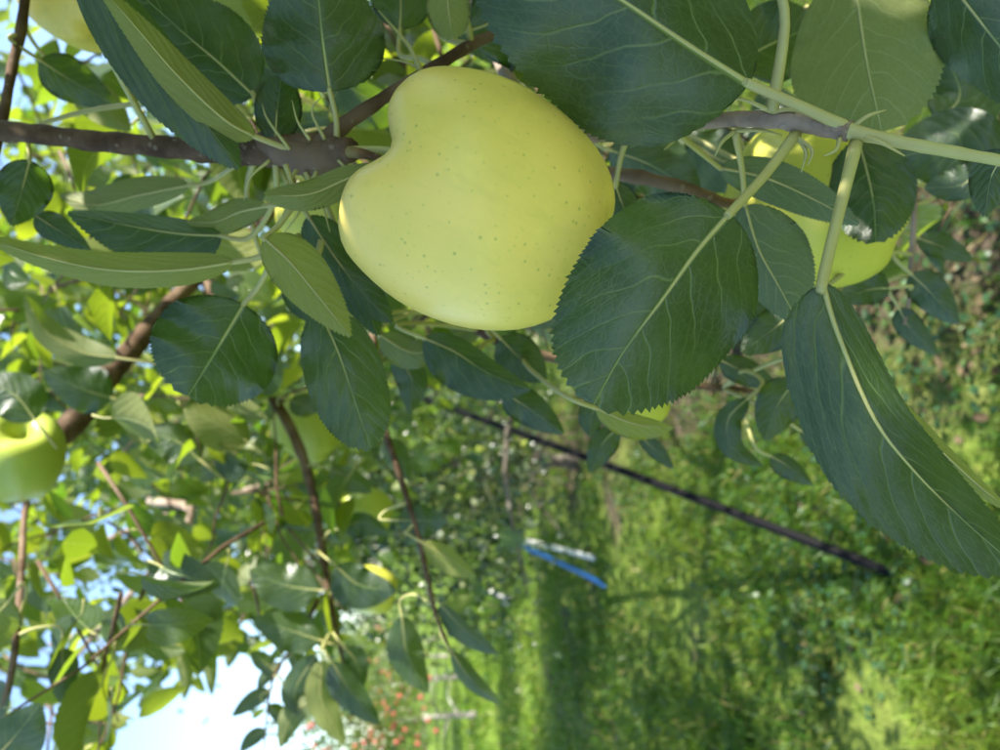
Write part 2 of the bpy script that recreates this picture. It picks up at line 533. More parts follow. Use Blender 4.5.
BARE = [(*G(px_, py_)[:2], r_) for px_, py_, r_ in ((875, 700, 0.22), (690, 600, 0.20), (615, 510, 0.22), (720, 745, 0.16), (575, 460, 0.35))]
def turf_density(p):
    d = (p - ROW0) @ ROWN
    m = np.abs(d)
    nz = 0.6 * vnoise(p[:, 0], p[:, 1], 1.3, 3) + 0.4 * vnoise(p[:, 0], p[:, 1], 3.4, 4)
    strip = np.clip((m - 0.2 + (nz - 0.5) * 1.4) / 0.6, 0, 1)
    bare = np.clip((nz - 0.40) / 0.12, 0, 1)
    k = np.ones(len(p))
    for (bx, by, br) in BARE:
        dd = np.hypot(p[:, 0] - bx, p[:, 1] - by) + (nz - 0.5) * 0.5
        k *= np.clip((dd - br * 0.6) / (br * 0.6), 0.04, 1)
    return (0.14 + 0.86 * strip * (0.25 + 0.75 * bare)) * k

def grass_material():
    t = NT('grass_blade')
    tint = t.n('Attribute', attribute_name='tint').outputs['Fac']
    col = t.ramp(tint, [(0.0, (0.012, 0.045, 0.008)), (0.45, (0.055, 0.14, 0.010)), (0.8, (0.18, 0.26, 0.024)), (1.0, (0.30, 0.25, 0.09))])
    body = principled(t, col, 0.45, 0.35)
    tr = t.n('BsdfTranslucent')
    t.l(t.mix(0.5, col, (0.30, 0.42, 0.03)), tr.inputs['Color'])
    ms = t.n('MixShader'); ms.inputs[0].default_value = 0.38
    t.l(body, ms.inputs[1]); t.l(tr.outputs[0], ms.inputs[2])
    return t.done(ms.outputs[0])
M_GRASS = grass_material()

def weed_material():
    t = NT('broad_weed_leaf')
    tint = t.n('Attribute', attribute_name='tint').outputs['Fac']
    col = t.ramp(tint, [(0.0, (0.022, 0.062, 0.026)), (0.6, (0.045, 0.11, 0.040)), (1.0, (0.10, 0.17, 0.045))])
    body = principled(t, col, 0.42, 0.45)
    tr = t.n('BsdfTranslucent')
    t.l(t.mix(0.5, col, (0.25, 0.42, 0.04)), tr.inputs['Color'])
    ms = t.n('MixShader'); ms.inputs[0].default_value = 0.3
    t.l(body, ms.inputs[1]); t.l(tr.outputs[0], ms.inputs[2])
    return t.done(ms.outputs[0])
M_WEED = weed_material()

def grass():
    p, r = floor_points(230000, 1.1, 17.0, 0.85)
    tuft = vnoise(p[:, 0], p[:, 1], 2.1, 5)
    keep = rng.random(len(p)) < turf_density(p)
    p, r, tuft = p[keep], r[keep], tuft[keep]
    k = len(p)
    base = np.stack([p[:, 0], p[:, 1], ground_height(p[:, 0], p[:, 1]) - 0.004], 1)
    h = rng.uniform(0.035, 0.085, k) * (0.6 + 0.9 * tuft) * (1 + 0.03 * r)
    w = rng.uniform(0.0016, 0.0032, k) * np.clip(0.55 + r / 3.0, 0.8, 4.5)
    lean = rng.normal(0, 0.42, (k, 2)) + np.array([0.1, -0.12])
    a = rng.uniform(0, 2 * math.pi, k)
    S = np.stack([np.cos(a), np.sin(a), np.zeros(k)], 1)
    V = np.zeros((k, 3, 2, 3))
    for i, (tt, wf) in enumerate(((0, 1.0), (0.55, 0.8), (1.0, 0.08))):
        c = base + np.stack([lean[:, 0] * h * tt * tt * 1.3, lean[:, 1] * h * tt * tt * 1.3, h * tt * (1 - 0.18 * tt)], 1)
        V[:, i, 0] = c - S * (w * wf)[:, None]
        V[:, i, 1] = c + S * (w * wf)[:, None]
    q = np.array([(0, 1, 3, 2), (2, 3, 5, 4)])
    quads = (q[None] + (np.arange(k) * 6)[:, None, None]).reshape(-1, 4)
    tint = np.clip(0.75 * vnoise(p[:, 0], p[:, 1], 1.6, 8) + 0.25 * vnoise(p[:, 0], p[:, 1], 6.0, 9) - 0.05 + rng.normal(0, 0.14, k), 0, 0.88)
    tint[rng.random(k) < 0.05] = 1.0
    me = mass_mesh('grass', V.reshape(-1, 3), quads, np.repeat(tint, 6), None, [M_GRASS])
    tag(link('grass', me), 'short green grass growing between the tree rows', 'grass', kind='stuff')

def weeds():
    p, r = floor_points(20000, 1.1, 8.0, 0.8)
    nz = vnoise(p[:, 0], p[:, 1], 1.1, 21)
    keep = (nz > 0.42) & (rng.random(len(p)) < 0.35 + turf_density(p))
    p, r = p[keep], r[keep]
    k = len(p)
    base = np.stack([p[:, 0], p[:, 1], ground_height(p[:, 0], p[:, 1]) + rng.uniform(0.004, 0.05, k)], 1)
    D = rand_dirs(k) * np.array([1, 1, 0.3])
    N = np.array([0, 0, 1.0]) + 0.4 * rng.normal(size=(k, 3))
    L = rng.uniform(0.012, 0.030, k)
    V, q, uv, tint = mass_leaves(base, D, N, L, L * 0.42, rng.uniform(0.0, 0.35, k), rng.uniform(-0.2, 0.9, k), rng.random(k))
    tag(link('broadleaf_weeds', mass_mesh('broadleaf_weeds', V, q, tint, uv, [M_WEED])), 'low broad leaved weeds and clover among the grass', 'weeds', kind='stuff')

def litter():
    p, r = floor_points(5000, 1.2, 12.0, 0.8)
    d = np.abs(((p - ROW0) @ ROWN + 1.7) % 3.4 - 1.7)
    keep = rng.random(len(p)) < np.clip(1.25 - d * 1.1, 0.08, 1)
    p = p[keep]; k = len(p)
    base = np.stack([p[:, 0], p[:, 1], ground_height(p[:, 0], p[:, 1]) + rng.uniform(0.004, 0.02, k)], 1)
    D = rand_dirs(k) * np.array([1, 1, 0.2])
    N = np.array([0, 0, 1.0]) + 0.35 * rng.normal(size=(k, 3))
    L = rng.uniform(0.02, 0.05, k)
    V, q, uv, tint = mass_leaves(base, D, N, L, L * 0.3, rng.uniform(0.0, 0.5, k), rng.uniform(-1.2, 1.2, k), rng.random(k))
    t = NT('dry_leaf')
    c = t.ramp(t.n('Attribute', attribute_name='tint').outputs['Fac'], [(0, (0.035, 0.024, 0.014)), (0.5, (0.08, 0.055, 0.03)), (1, (0.16, 0.12, 0.065))])
    m = t.done(principled(t, c, 0.8, 0.2))
    tag(link('leaf_litter', mass_mesh('leaf_litter', V, q, tint, uv, [m])), 'dry brown fallen leaves under the tree rows', 'leaf litter', kind='stuff')
grass(); weeds(); litter()

# ------------------------------------------------------------------ other orchard trees
def tree(x, y, label, group, nleaf, height=3.2, rx=1.15, zlo=0.7, mat=M_MASS, leaf=0.075, trunk_mat=M_TRUNK, seed=0, lean=0.0, clumps=70, dark=0.0):
    global rng
    keep_rng = rng
    rng = np.random.default_rng(1000 + seed)
    z0 = float(ground_height(np.array(x), np.array(y))) - 0.02
    root = thing('apple_tree', (x, y, z0), label, 'tree', group)
    top = np.array([x + lean, y, height * 0.93])
    path = spline([(x, y, z0), (x + 0.02, y + 0.01, 0.5), (x + lean * 0.4 - 0.03, y + 0.03, height * 0.5), top], 14)
    v, f = tube(path, [0.055, 0.042, 0.030, 0.008], 9, 0.10)
    build('trunk', v, f, trunk_mat, root, (x, y, z0))
    tips = []
    for i in range(9):
        h = zlo + 0.05 + (height - zlo) * 0.75 * i / 9.0
        a = i * 2.4 + seed
        ln = rx * rng.uniform(0.7, 1.0) * (1 - 0.5 * i / 9.0)
        s = path[int(np.clip(h / height * 13, 0, 13))]
        e = s + np.array([math.cos(a) * ln, math.sin(a) * ln, 0.35 * ln - 0.25])
        mid = (s + e) / 2 + np.array([0, 0, 0.12])
        v, f = tube(spline([s, mid, e], 8), [0.018, 0.012, 0.004], 6, 0.1)
        build('branch', v, f, trunk_mat, root, s)
    # leaf clumps through the crown
    cz = (zlo + height) / 2; rz = (height - zlo) / 2
    h = rng.random(clumps) ** 1.15
    ca = rng.uniform(0, 2 * math.pi, clumps)
    cr = rx * np.sqrt(rng.random(clumps)) * (1.05 - 0.62 * h) * np.where(h < 0.08, 0.8, 1.0)
    c = np.stack([x + lean * 0.4 + np.cos(ca) * cr, y + np.sin(ca) * cr, zlo + 0.12 + h * (height - zlo - 0.2)], 1)
    per = nleaf // clumps
    ctr = np.repeat(c, per, 0)
    k = len(ctr)
    sz = np.repeat(rng.uniform(0.16, 0.36, clumps), per)[:, None]
    base = ctr + rng.normal(size=(k, 3)) * sz * np.array([1, 1, 0.8])
    base[:, 2] = np.where(base[:, 2] < zlo * 0.8, zlo * 0.8 + rng.random(k) * 0.3, base[:, 2])
    D = nrm(rand_dirs(k) + nrm(base - np.array([x, y, cz])) * 0.5 + np.array([0, 0, -0.35]))
    N = np.array([0, 0, 1.0]) + 0.65 * rng.normal(size=(k, 3))
    L = rng.uniform(0.7, 1.15, k) * leaf
    ctint = np.repeat(rng.uniform(0.1, 0.7, clumps), per)
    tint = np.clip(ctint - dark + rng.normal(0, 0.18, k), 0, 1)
    V, q, uv, ti = mass_leaves(base, D, N, L, L * rng.uniform(0.27, 0.36, k), rng.uniform(0.05, 0.6, k), rng.uniform(-0.3, 1.2, k), tint)
    o = link('crown', mass_mesh('crown', V - np.array([x, y, z0]), q, ti, uv, [mat]), root, (x, y, z0))
    o['kind'] = 'stuff'
    rng = keep_rng
    return base

NR = 'trees of the near row'
t1 = row_pt(1); t2 = row_pt(2); t3 = row_pt(3)
tree(t1[0], t1[1], 'leafy apple tree in the near row just behind the big yellow apple', NR, 5000, 3.2, 1.2, 1.35, seed=1, clumps=80)
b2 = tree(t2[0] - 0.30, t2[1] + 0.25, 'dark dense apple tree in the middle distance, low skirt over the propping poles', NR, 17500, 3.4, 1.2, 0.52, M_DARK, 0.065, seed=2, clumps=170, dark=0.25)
tree(t3[0] - 0.2, t3[1] + 0.5, 'apple tree farthest along the near row, mostly hidden behind the next one', NR, 5200, 3.3, 1.2, 0.65, seed=3, clumps=60)

far = []
for i, (x, y, lab) in enumerate([(-5.55, 11.7, 'sunlit red apple tree nearest in the far row, pale trunk at the picture edge'),
                                 (-6.10, 14.5, 'sunlit red apple tree with pale trunk, second in the far row'),
                                 (-6.75, 17.3, 'sunlit red apple tree third in the far row'),
                                 (-7.35, 20.1, 'sunlit red apple tree farthest along the far row'),
                                 (-4.95, 8.9, 'sunlit red apple tree at the near end of the far row, just out of view')]):
    if i == 4: continue
    b = tree(x, y, lab, 'red apple trees of the far row', 5200, 2.9, 1.15, 0.75, M_FAR, 0.08, M_PALE, 20 + i, clumps=60)
    far.append(b)
for i in range(4):
    x, y = -9.6 - 0.62 * i, 12.5 + 2.7 * i
    tree(x, y, 'distant apple tree behind the red apple row', 'trees of the row behind the red apples', 3000, 2.9, 1.2, 0.6, M_FAR, 0.09, M_PALE, 40 + i, clumps=45)
for i in range(5):
    q_ = row_pt(1 + i, 2.5, 3.5)
    tree(q_[0], q_[1], 'apple tree in the row beyond the fruiting branch', 'trees of the row beyond the branch', 3600, 3.2, 1.2, 0.6, M_MASS, 0.085, M_TRUNK, 60 + i, clumps=50)

# ------------------------------------------------------------------ props leaning in the row
def pole(name, base, top, r, mat, label, cat, cap_mat, knob=False):
    base = np.asarray(base); top = np.asarray(top)
    root = thing(name, base, label, cat)
    ax = nrm(top - base)
    path = np.array([base + (top - base) * t + np.array([0, 0, -0.02 * math.sin(math.pi * t)]) for t in np.linspace(0, 1, 12)])
    v, f = tube(path, [r, r], 16)
    build('shaft', v, f, mat, root, base)
    p2 = np.array([base - ax * 0.03, base + ax * 0.035])
    v, f = tube(spline([p2[0], base, p2[1]], 4), [r * 0.9, r * 1.18, r * 1.18, r * 1.1], 16)
    build('foot', v, f, cap_mat, root, base)
    return root

g = G(912, 580); a = P(440, 405, 4.1)
pole('prop_pole', g, a + (a - g) * 0.12, 0.017, M_BLACK, 'long black pole leaning from the grass up into the trees', 'pole', M_BLACK)
g = G(606, 586); a = P(519, 545, 4.75)
pole('prop_pole', g, g + (a - g) * 1.02, 0.015, M_BLUE, 'bright blue pole leaning into the dark middle tree', 'pole', M_BLUE)
g = G(597, 559); a = P(521, 540, 4.95)
pole('prop_pole', g, g + (a - g) * 1.04, 0.018, M_WHITE, 'white pole with blunt foot leaning just above the blue pole', 'pole', M_WHITE)
g = G(515, 600); a = P(470, 588, 9.0)
pole('prop_pole', g, g + (a - g) * 1.4, 0.022, M_GREYPOLE, 'pale grey thin pole in the distance below the blue pole', 'pole', M_GREYPOLE)

# ------------------------------------------------------------------ the fruiting tree in front
TB = np.array([ROW0[0], ROW0[1], -0.02])
TREE = thing('apple_tree', TB, 'near fruiting apple tree whose leafy branches fill the front of the picture', 'tree', NR)

BPATH = {}
def branch(name, pts, radii, mat, sides=9, knob=0.12, n=None, parent=TREE):
    pts = np.array(pts, float)
    path = spline(pts, n or max(10, 5 * len(pts)))
    v, f = tube(path, radii, sides, knob)
    o = build(name, v, f, mat, parent, path[0])
    BPATH[o.name] = path
    return o

def PB(lst):
    return [P(*q) for q in lst]

trunk_path = [TB, TB + (0.02, 0.02, 0.6), TB + (-0.03, 0.05, 1.4), TB + (0.03, 0.1, 2.2), TB + (0.0, 0.12, 3.2)]
branch('trunk', trunk_path, [0.06, 0.048, 0.04, 0.028, 0.01], M_TRUNK, 12, 0.10, 24)
TR = [np.array(q) for q in trunk_path]

# limbs that carry what the photograph shows (pixel paths, with the depth in metres)
B = {}
B['left'] = branch('branch', [TR[2] + (0, 0, 0.15), np.array([0.55, 0.48, 1.95]), P(-170, 60, 0.36)] + PB([(-80, 118, 0.32), (0, 130, 0.305), (70, 138, 0.30), (140, 145, 0.295), (210, 150, 0.285), (270, 152, 0.27), (318, 150, 0.262)]),
                   [0.016, 0.010, 0.0052, 0.0042, 0.0042, 0.0042, 0.0042, 0.0046, 0.0058, 0.0068], M_BARK, 12, 0.10, 60)
B['twig'] = branch('branch', PB([(312, 152, 0.262), (345, 124, 0.262), (390, 94, 0.268), (440, 64, 0.275), (490, 36, 0.285), (540, 30, 0.30), (600, -20, 0.33)]), [0.0042, 0.0029, 0.0024, 0.0024, 0.0022, 0.002, 0.002], M_BARK, 10, 0.10, 34)
B['spur'] = branch('spur', PB([(262, 140, 0.268), (285, 152, 0.262), (312, 160, 0.258), (338, 152, 0.254), (352, 150, 0.25)]), [0.0034, 0.0052, 0.0060, 0.0052, 0.004], M_BARK, 12, 0.12, 22)
B['right'] = branch('branch', [TR[2] + (0, 0, -0.1), np.array([0.45, 0.52, 1.5])] + PB([(500, 60, 0.36), (560, 128, 0.285), (610, 134, 0.262), (660, 129, 0.245), (700, 122, 0.232), (745, 119, 0.222), (795, 122, 0.213), (850, 131, 0.205)]), [0.014, 0.009, 0.004, 0.0030, 0.0026, 0.0025, 0.0024, 0.0025, 0.0027, 0.0030], M_BARKG, 12, 0.10, 60)
B['shoot'] = branch('shoot', PB([(846, 130, 0.205), (870, 136, 0.203), (920, 146, 0.20), (970, 155, 0.198), (1040, 168, 0.195)]), [0.0024, 0.0019, 0.0017, 0.0016, 0.0014], M_PET, 10, 0.05, 24)
B['back'] = branch('branch', PB([(560, 150, 0.33), (605, 172, 0.32), (645, 178, 0.31), (690, 190, 0.31), (735, 204, 0.33), (790, 190, 0.36)]), [0.0034, 0.0032, 0.003, 0.0028, 0.0026, 0.0022], M_BARK, 9, 0.14, 24)
B['thick'] = branch('branch', [TR[3], np.array([0.45, 0.8, 2.15]), P(-120, 520, 0.75)] + PB([(-20, 480, 0.72), (60, 436, 0.74), (105, 380, 0.78), (135, 345, 0.82), (182, 292, 0.92), (230, 250, 1.05), (300, 190, 1.2)]), [0.022, 0.018, 0.015, 0.0135, 0.013, 0.0125, 0.012, 0.0105, 0.008, 0.005], M_BARK, 12, 0.08, 50)
B['mid'] = branch('branch', PB([(200, 270, 0.98), (245, 345, 0.88), (272, 395, 0.84), (296, 440, 0.82), (312, 490, 0.80), (324, 560, 0.78), (334, 620, 0.77), (345, 668, 0.76)]), [0.009, 0.0070, 0.0065, 0.006, 0.0052, 0.004, 0.003, 0.002], M_BARK, 10, 0.10, 44)
B['hang'] = branch('branch', PB([(372, 330, 0.60), (380, 410, 0.58), (398, 470, 0.57), (416, 528, 0.56), (428, 580, 0.55), (436, 615, 0.55), (452, 655, 0.55)]), [0.0034, 0.003, 0.0026, 0.0022, 0.002, 0.0016, 0.001], M_BARK, 8, 0.10, 34)
B['dark'] = branch('branch', PB([(42, 440, 0.80), (26, 505, 0.72), (22, 560, 0.62), (18, 620, 0.52), (10, 680, 0.51), (-10, 770, 0.5)]), [0.0034, 0.003, 0.0028, 0.0026, 0.0024, 0.002], M_BARK, 8, 0.10, 24)
B['corner'] = branch('branch', PB([(30, -40, 0.36), (21, 28, 0.355), (12, 70, 0.35), (2, 122, 0.33), (-10, 170, 0.32)]), [0.0026, 0.0024, 0.0024, 0.0022, 0.0018], M_BARK, 8, 0.12, 18)
B['low'] = branch('twig', PB([(905, 150, 0.42), (914, 205, 0.41), (912, 250, 0.41), (909, 300, 0.41), (904, 325, 0.41)]), [0.0022, 0.0018, 0.0016, 0.0013, 0.0008], M_BARKG, 8, 0.12, 20)
B['under'] = branch('twig', PB([(420, 250, 0.46), (480, 330, 0.42), (560, 360, 0.42), (640, 380, 0.44), (740, 390, 0.45), (800, 400, 0.46)]), [0.004, 0.0034, 0.0028, 0.0024, 0.002, 0.0012], M_BARK, 8, 0.10, 26)
B['sky1'] = branch('branch', PB([(150, 500, 1.5), (190, 520, 1.45), (90, 640, 1.4), (40, 700, 1.4)]), [0.010, 0.008, 0.005, 0.003], M_BARKG, 8, 0.10, 20)
B['sky2'] = branch('branch', PB([(360, 400, 1.7), (300, 470, 1.6), (180, 510, 1.5), (60, 560, 1.45)]), [0.006, 0.008, 0.007, 0.004], M_BARKG, 8, 0.10, 20)
B['sky3'] = branch('branch', PB([(310, 560, 1.5), (220, 590, 1.45), (120, 620, 1.4), (50, 645, 1.4)]), [0.004, 0.006, 0.006, 0.004], M_BARKG, 8, 0.10, 20)

B['spray'] = branch('twig', PB([(318, 600, 0.86), (298, 640, 0.86), (276, 672, 0.86), (268, 705, 0.86), (264, 752, 0.86)]), [0.003, 0.0022, 0.0018, 0.0014, 0.001], M_BARK, 8, 0.1, 22)
# ---- apples
PROF = spline([(0.0, -0.80), (0.10, -0.86), (0.22, -0.95), (0.40, -0.985), (0.60, -0.90), (0.80, -0.68), (0.94, -0.34), (1.0, 0.04), (0.985, 0.36), (0.90, 0.66), (0.79, 0.86), (0.61, 0.965), (0.42, 0.94), (0.28, 0.84), (0.16, 0.66), (0.07, 0.52), (0.0, 0.48)], 44)
def apple_shape(sides, rings, saddle, lobe, skew=0.0, stretch=1.0):
    pr = PROF if rings >= 44 else spline(PROF, rings)
    th = np.linspace(0, 2 * math.pi, sides, endpoint=False)
    V = []
    for k, (r, z) in enumerate(pr):
        if k == 0 or k == len(pr) - 1:
            V.append([0, 0, z * stretch]); continue
        top = 1 / (1 + math.exp(-(z - 0.62) * 8))
        bot = 1 / (1 + math.exp((z + 0.5) * 7))
        ring = 1 - math.exp(-(r / 0.35) ** 2)
        rr = r * (1 + lobe * bot * np.cos(5 * th + 0.6) + 0.014 * np.cos(3 * th + 1.1) + 0.012 * np.cos(th * 2 + 2.0))
        zz = z + saddle * top * ring * (0.25 - 2.6 * np.abs(np.sin(th)) ** 13) + skew * top * np.cos(th) * r - 0.03 * bot * ring * np.cos(5 * th + 0.6)
        V += [[a * math.cos(t), a * math.sin(t), b * stretch] for a, b, t in zip(rr, zz, th)]
    n = len(pr)
    Fc = []
    idx = lambda k, j: 0 if k == 0 else (len(V) - 1 if k == n - 1 else 1 + (k - 1) * sides + j % sides)
    for k in range(n - 1):
        for j in range(sides):
            q = [idx(k, j), idx(k, j + 1), idx(k + 1, j + 1), idx(k + 1, j)]
            Fc.append(tuple(dict.fromkeys(q)))
    return np.array(V), Fc

def frame_from(axis_px, toward=0.0, roll=0.0):
    """columns X, Y, Z of a fruit whose stem points along a picture direction"""
    z = nrm(axis_px[0] * RGT - axis_px[1] * UPP + toward * -FWD)
    y = nrm(FWD - z * np.dot(FWD, z))
    x = np.cross(y, z)
    Rm = np.stack([x, y, z], 1)
    c, s = math.cos(roll), math.sin(roll)
    return Rm @ np.array([[c, -s, 0], [s, c, 0], [0, 0, 1.0]])

def apple(px, py, d, rpx, axis, mat, label, group=None, toward=0.0, saddle=0.02, skew=0.0, roll=0.0, sides=56, rings=44, stem_to=None, stretch=1.0):
    c = P(px, py, d); r = rpx * d / F_PX
    Rm = frame_from(axis, toward, roll)
    V, Fc = apple_shape(sides, rings, saddle, 0.018, skew, stretch)
    root = thing('apple', c, label, 'apple', group)
    o = link('skin', mesh('skin', V * r, Fc, None, [mat]), root, c)
    o.matrix_basis = Matrix.LocRotScale(None, Matrix(Rm.tolist()), None)
    bowl = c + Rm @ np.array([0, 0, 0.50 * r * stretch])
    end = stem_to if stem_to is not None else c + Rm @ np.array([0.1 * r, 0.05 * r, 1.35 * r])
    midp = (bowl + end) / 2 + Rm @ np.array([0.05 * r, 0, 0.08 * r])
    v, f = tube(spline([bowl, midp, end], 12), [0.0013, 0.0013, 0.0024], 10, 0.06)
    build('stem', v, f, M_STEM, root, bowl)
    parts = []
    cal = c + Rm @ np.array([0, 0, -0.80 * r * stretch])
    for k in range(5):
        a = k * 1.2566
        tip = cal + Rm @ np.array([0.10 * r * math.cos(a), 0.10 * r * math.sin(a), -0.10 * r])
        v, f = tube(spline([cal, (cal + tip) / 2 + Rm @ np.array([0.05 * r * math.cos(a), 0.05 * r * math.sin(a), 0]), tip], 5), [0.0018, 0.0016, 0.0004], 5)
        parts.append((v, f, 0, np.zeros((len(v), 2))))
    v, f, m, u = join(parts)
    build('calyx', v, f, M_CALYX, root, cal)
    return root

apple(482, 211, 0.233, 120, (-0.894, -0.447), M_APPLE, 'large ripe yellow apple in the centre with heart shaped shoulders', saddle=0.092, skew=-0.02, stem_to=P(340, 151, 0.252), toward=0.03, stretch=0.99)
apple(810, 212, 0.345, 80, (-0.95, -0.25), M_APPLE2, 'yellow green apple on the right behind the forked leaf stalks', 'yellow apples on the near tree', stem_to=P(742, 170, 0.33))
apple(328, 212, 0.43, 44, (-0.8, -0.3), M_APPLE2, 'yellow apple peeking out left of the big one, below the spur', 'yellow apples on the near tree', stem_to=P(292, 180, 0.40))
apple(78, -24, 0.40, 64, (-0.5, -0.85), M_APPLE, 'pale yellow apple cut off by the top left corner', 'yellow apples on the near tree')
apple(19, 457, 0.66, 42, (0.35, -0.75), M_APPLE3, 'green apple at the left edge with a sun spot beside the thick branch', 'yellow apples on the near tree', toward=0.5, stem_to=P(50, 420, 0.69))
apple(310, 428, 0.95, 33, (-0.7, -0.6), M_APPLE3, 'green apple in the mid canopy left of the serrated dark leaf', 'yellow apples on the near tree')
apple(367, 512, 1.10, 25, (-0.9, -0.2), M_APPLE3, 'small yellow green apple in the canopy beside the hanging twig', 'yellow apples on the near tree')
apple(372, 590, 1.05, 24, (-0.9, -0.2), M_APPLE2, 'small yellow apple behind the dark drooping leaf lower down', 'yellow apples on the near tree')
apple(633, 398, 0.40, 34, (-0.9, 0.1), M_APPLE2, 'yellow apple almost hidden behind the broad dark centre leaf', 'yellow apples on the near tree')

# ---- leaves seen close up
def hero_leaf(par, mid, wl, wr, d, side='U', tl=0, tr=0, a=0.55, b=0.80, tint=0.3, pet=None, hole=None, wave=0.085, n=76, m=6, curl=0.0, pr=0.0011, label=None):
    """mid: picture path of the midrib, base to tip; wl / wr: half widths in pixels left and right of it;
    d: depth at base, (mid,) tip; tl / tr: how far each half folds away from the viewer (degrees)"""
    dd = np.interp(np.linspace(0, 1, len(mid)), np.linspace(0, 1, len(d)), d)
    pts = [P(x, y, q) for (x, y), q in zip(mid, dd)]
    c = spline(pts, n + 1)
    T = nrm(np.gradient(c, axis=0))
    Vw = nrm(c - CAM)
    Lr = nrm(np.cross(T, Vw))
    depth = (c - CAM) @ FWD
    t = np.linspace(0, 1, n + 1)
    f = leaf_profile(t, a, b)
    ss = np.concatenate([-np.linspace(1, 0, m + 1), np.linspace(0, 1, m + 1)[1:]])
    ph = rng.uniform(0, 6.28, 4)
    V = []; UV = []
    for i in range(n + 1):
        for s in ss:
            w_px = wl if s > 0 else wr
            tilt = tl if s > 0 else tr
            w = w_px * depth[i] / F_PX * f[i]
            wm = w_px * depth[i] / F_PX
            av = abs(s)
            ex = 1.0
            slip = 0.0
            if av > 0.99 and 0 < i < n:
                big = (0.024 if i % 4 == 1 else 0.015) * (0.4 + 1.0 * rng.random())
                ex = 1.0 + (big if i % 2 else -0.012) * min(1.0, 3 * f[i]) * (0.8 + 0.4 * rng.random()) / max(f[i], 0.35)
                slip = 0.0012 if i % 2 else 0.0
            lat = w * av * ex
            z = lat * math.tan(rad(tilt)) + curl * wm * av * av * f[i]
            z += wave * wm * av * f[i] * (math.sin(t[i] * 11 + ph[0] + (1.5 if s > 0 else 0)) + 0.6 * math.sin(t[i] * 19 + ph[1]))
            z -= 0.10 * wm * f[i] * (av ** 0.5) * (1 - av)               # slightly puffed halves
            p = c[i] + Lr[i] * (lat if s > 0 else -lat) + Vw[i] * z + T[i] * slip
            V.append(p)
            UV.append((t[i], 0.5 + 0.5 * s * f[i]))
    V = np.array(V); UV = np.array(UV)
    k = len(ss)
    Fc = []; FM = []
    for i in range(n):
        for j in range(k - 1):
            if hole:
                sm = (ss[j] + ss[j + 1]) / 2; tm = (t[i] + t[i + 1]) / 2
                q = ((tm - hole[0]) / hole[2]) ** 2 + ((sm - hole[1]) / hole[3]) ** 2
                mt = 2 if q < 1.5 + 0.9 * math.sin(j * 2.3 + i) * math.sin(i * 1.1) else 0
            else:
                mt = 0
            q4 = (i * k + j, i * k + j + 1, (i + 1) * k + j + 1, (i + 1) * k + j)
            if side == 'U': q4 = q4[::-1]
            Fc.append(q4); FM.append(mt)
    parts_V, parts_F, parts_M = [V], Fc, FM
    off = len(V)
    # stalk, running on into a raised midrib under the blade
    if pet is None:
        e = c[0] - T[0] * (0.010 + 0.006 * rng.random())
        bp = BPATH[B[par].name]
        dist = np.linalg.norm(bp - (c[0] - T[0] * 0.02), axis=1)
        j = int(np.argmin(dist))
        if dist[j] < 0.13:
            pp = spline([bp[j], (bp[j] + e) / 2 + 0.10 * dist[j] * nrm(e - c[0]) + 0.0015 * rng.normal(size=3), e, c[0], c[2]], 18)
        else:
            pp = spline([e - T[0] * 0.02 + Vw[0] * 0.01, e, c[0], c[2]], 12)
    else:
        pp = spline([P(*q) for q in pet] + [c[0], c[2]], 14)
    v, fq = tube(pp, [pr * 1.25, pr * 1.0, pr * 0.9, pr * 0.55], 8, 0.03)
    parts_V.append(v); parts_F = parts_F + [tuple(i + off for i in q) for q in fq]; parts_M = parts_M + [1] * len(fq)
    UVa = np.vstack([UV, np.zeros((len(v), 2))]); off += len(v)
    rib = c[1:int(n * 0.9):3] + Vw[1:int(n * 0.9):3] * (0.0003 if side == 'U' else -0.0003)
    v, fq = tube(rib, [pr * 0.5, pr * 0.32, pr * 0.12], 6)
    parts_V.append(v); parts_F = parts_F + [tuple(i + off for i in q) for q in fq]; parts_M = parts_M + [1] * len(fq)
    UVa = np.vstack([UVa, np.zeros((len(v), 2))])
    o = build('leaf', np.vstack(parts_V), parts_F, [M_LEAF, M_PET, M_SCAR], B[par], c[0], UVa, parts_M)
    o.color = (tint, 0, 0, 1)
    if label: o['label'] = label
    return o

H = hero_leaf
# right hand fan of leaves on the fruiting shoot
H('right', [(750, 84), (690, 46), (625, 2), (545, -48), (462, -110)], 128, 78, (0.205, 0.195, 0.19), 'U', 12, 30, b=0.72, tint=0.12, pet=[(852, 130, 0.205), (800, 106, 0.205)], pr=0.0015, label='broad blue green leaf across the top')
H('right', [(730, 213), (698, 250), (664, 297), (623, 353), (594, 404)], 88, 95, (0.192, 0.185, 0.182), 'U', 18, 10, a=0.5, b=0.52, tint=0.10, pet=[(796, 134, 0.213), (765, 175, 0.203)], pr=0.0014, n=90, label='broad dark leaf overlapping the right side of the big apple')
H('right', [(822, 283), (837, 333), (873, 417), (913, 470), (960, 517), (1018, 568)], 33, 68, (0.178, 0.172, 0.17), 'U', 30, -8, a=0.5, b=0.5, tint=0.10, pet=[(856, 143, 0.205), (842, 200, 0.192)], pr=0.0016, label='long grey green leaf hanging at the right')
H('right', [(745, 205), (758, 248), (778, 285), (800, 325)], 45, 30, (0.26, 0.262, 0.265), 'D', 15, 20, tint=0.05, pet=[(735, 132, 0.224), (742, 170, 0.24)], pr=0.0010)
H('right', [(720, 168), (765, 178), (815, 200), (858, 224)], 20, 22, (0.272, 0.268, 0.262), 'D', 10, 30, tint=0.08, pet=[(680, 135, 0.24), (700, 152, 0.258)], pr=0.0010)
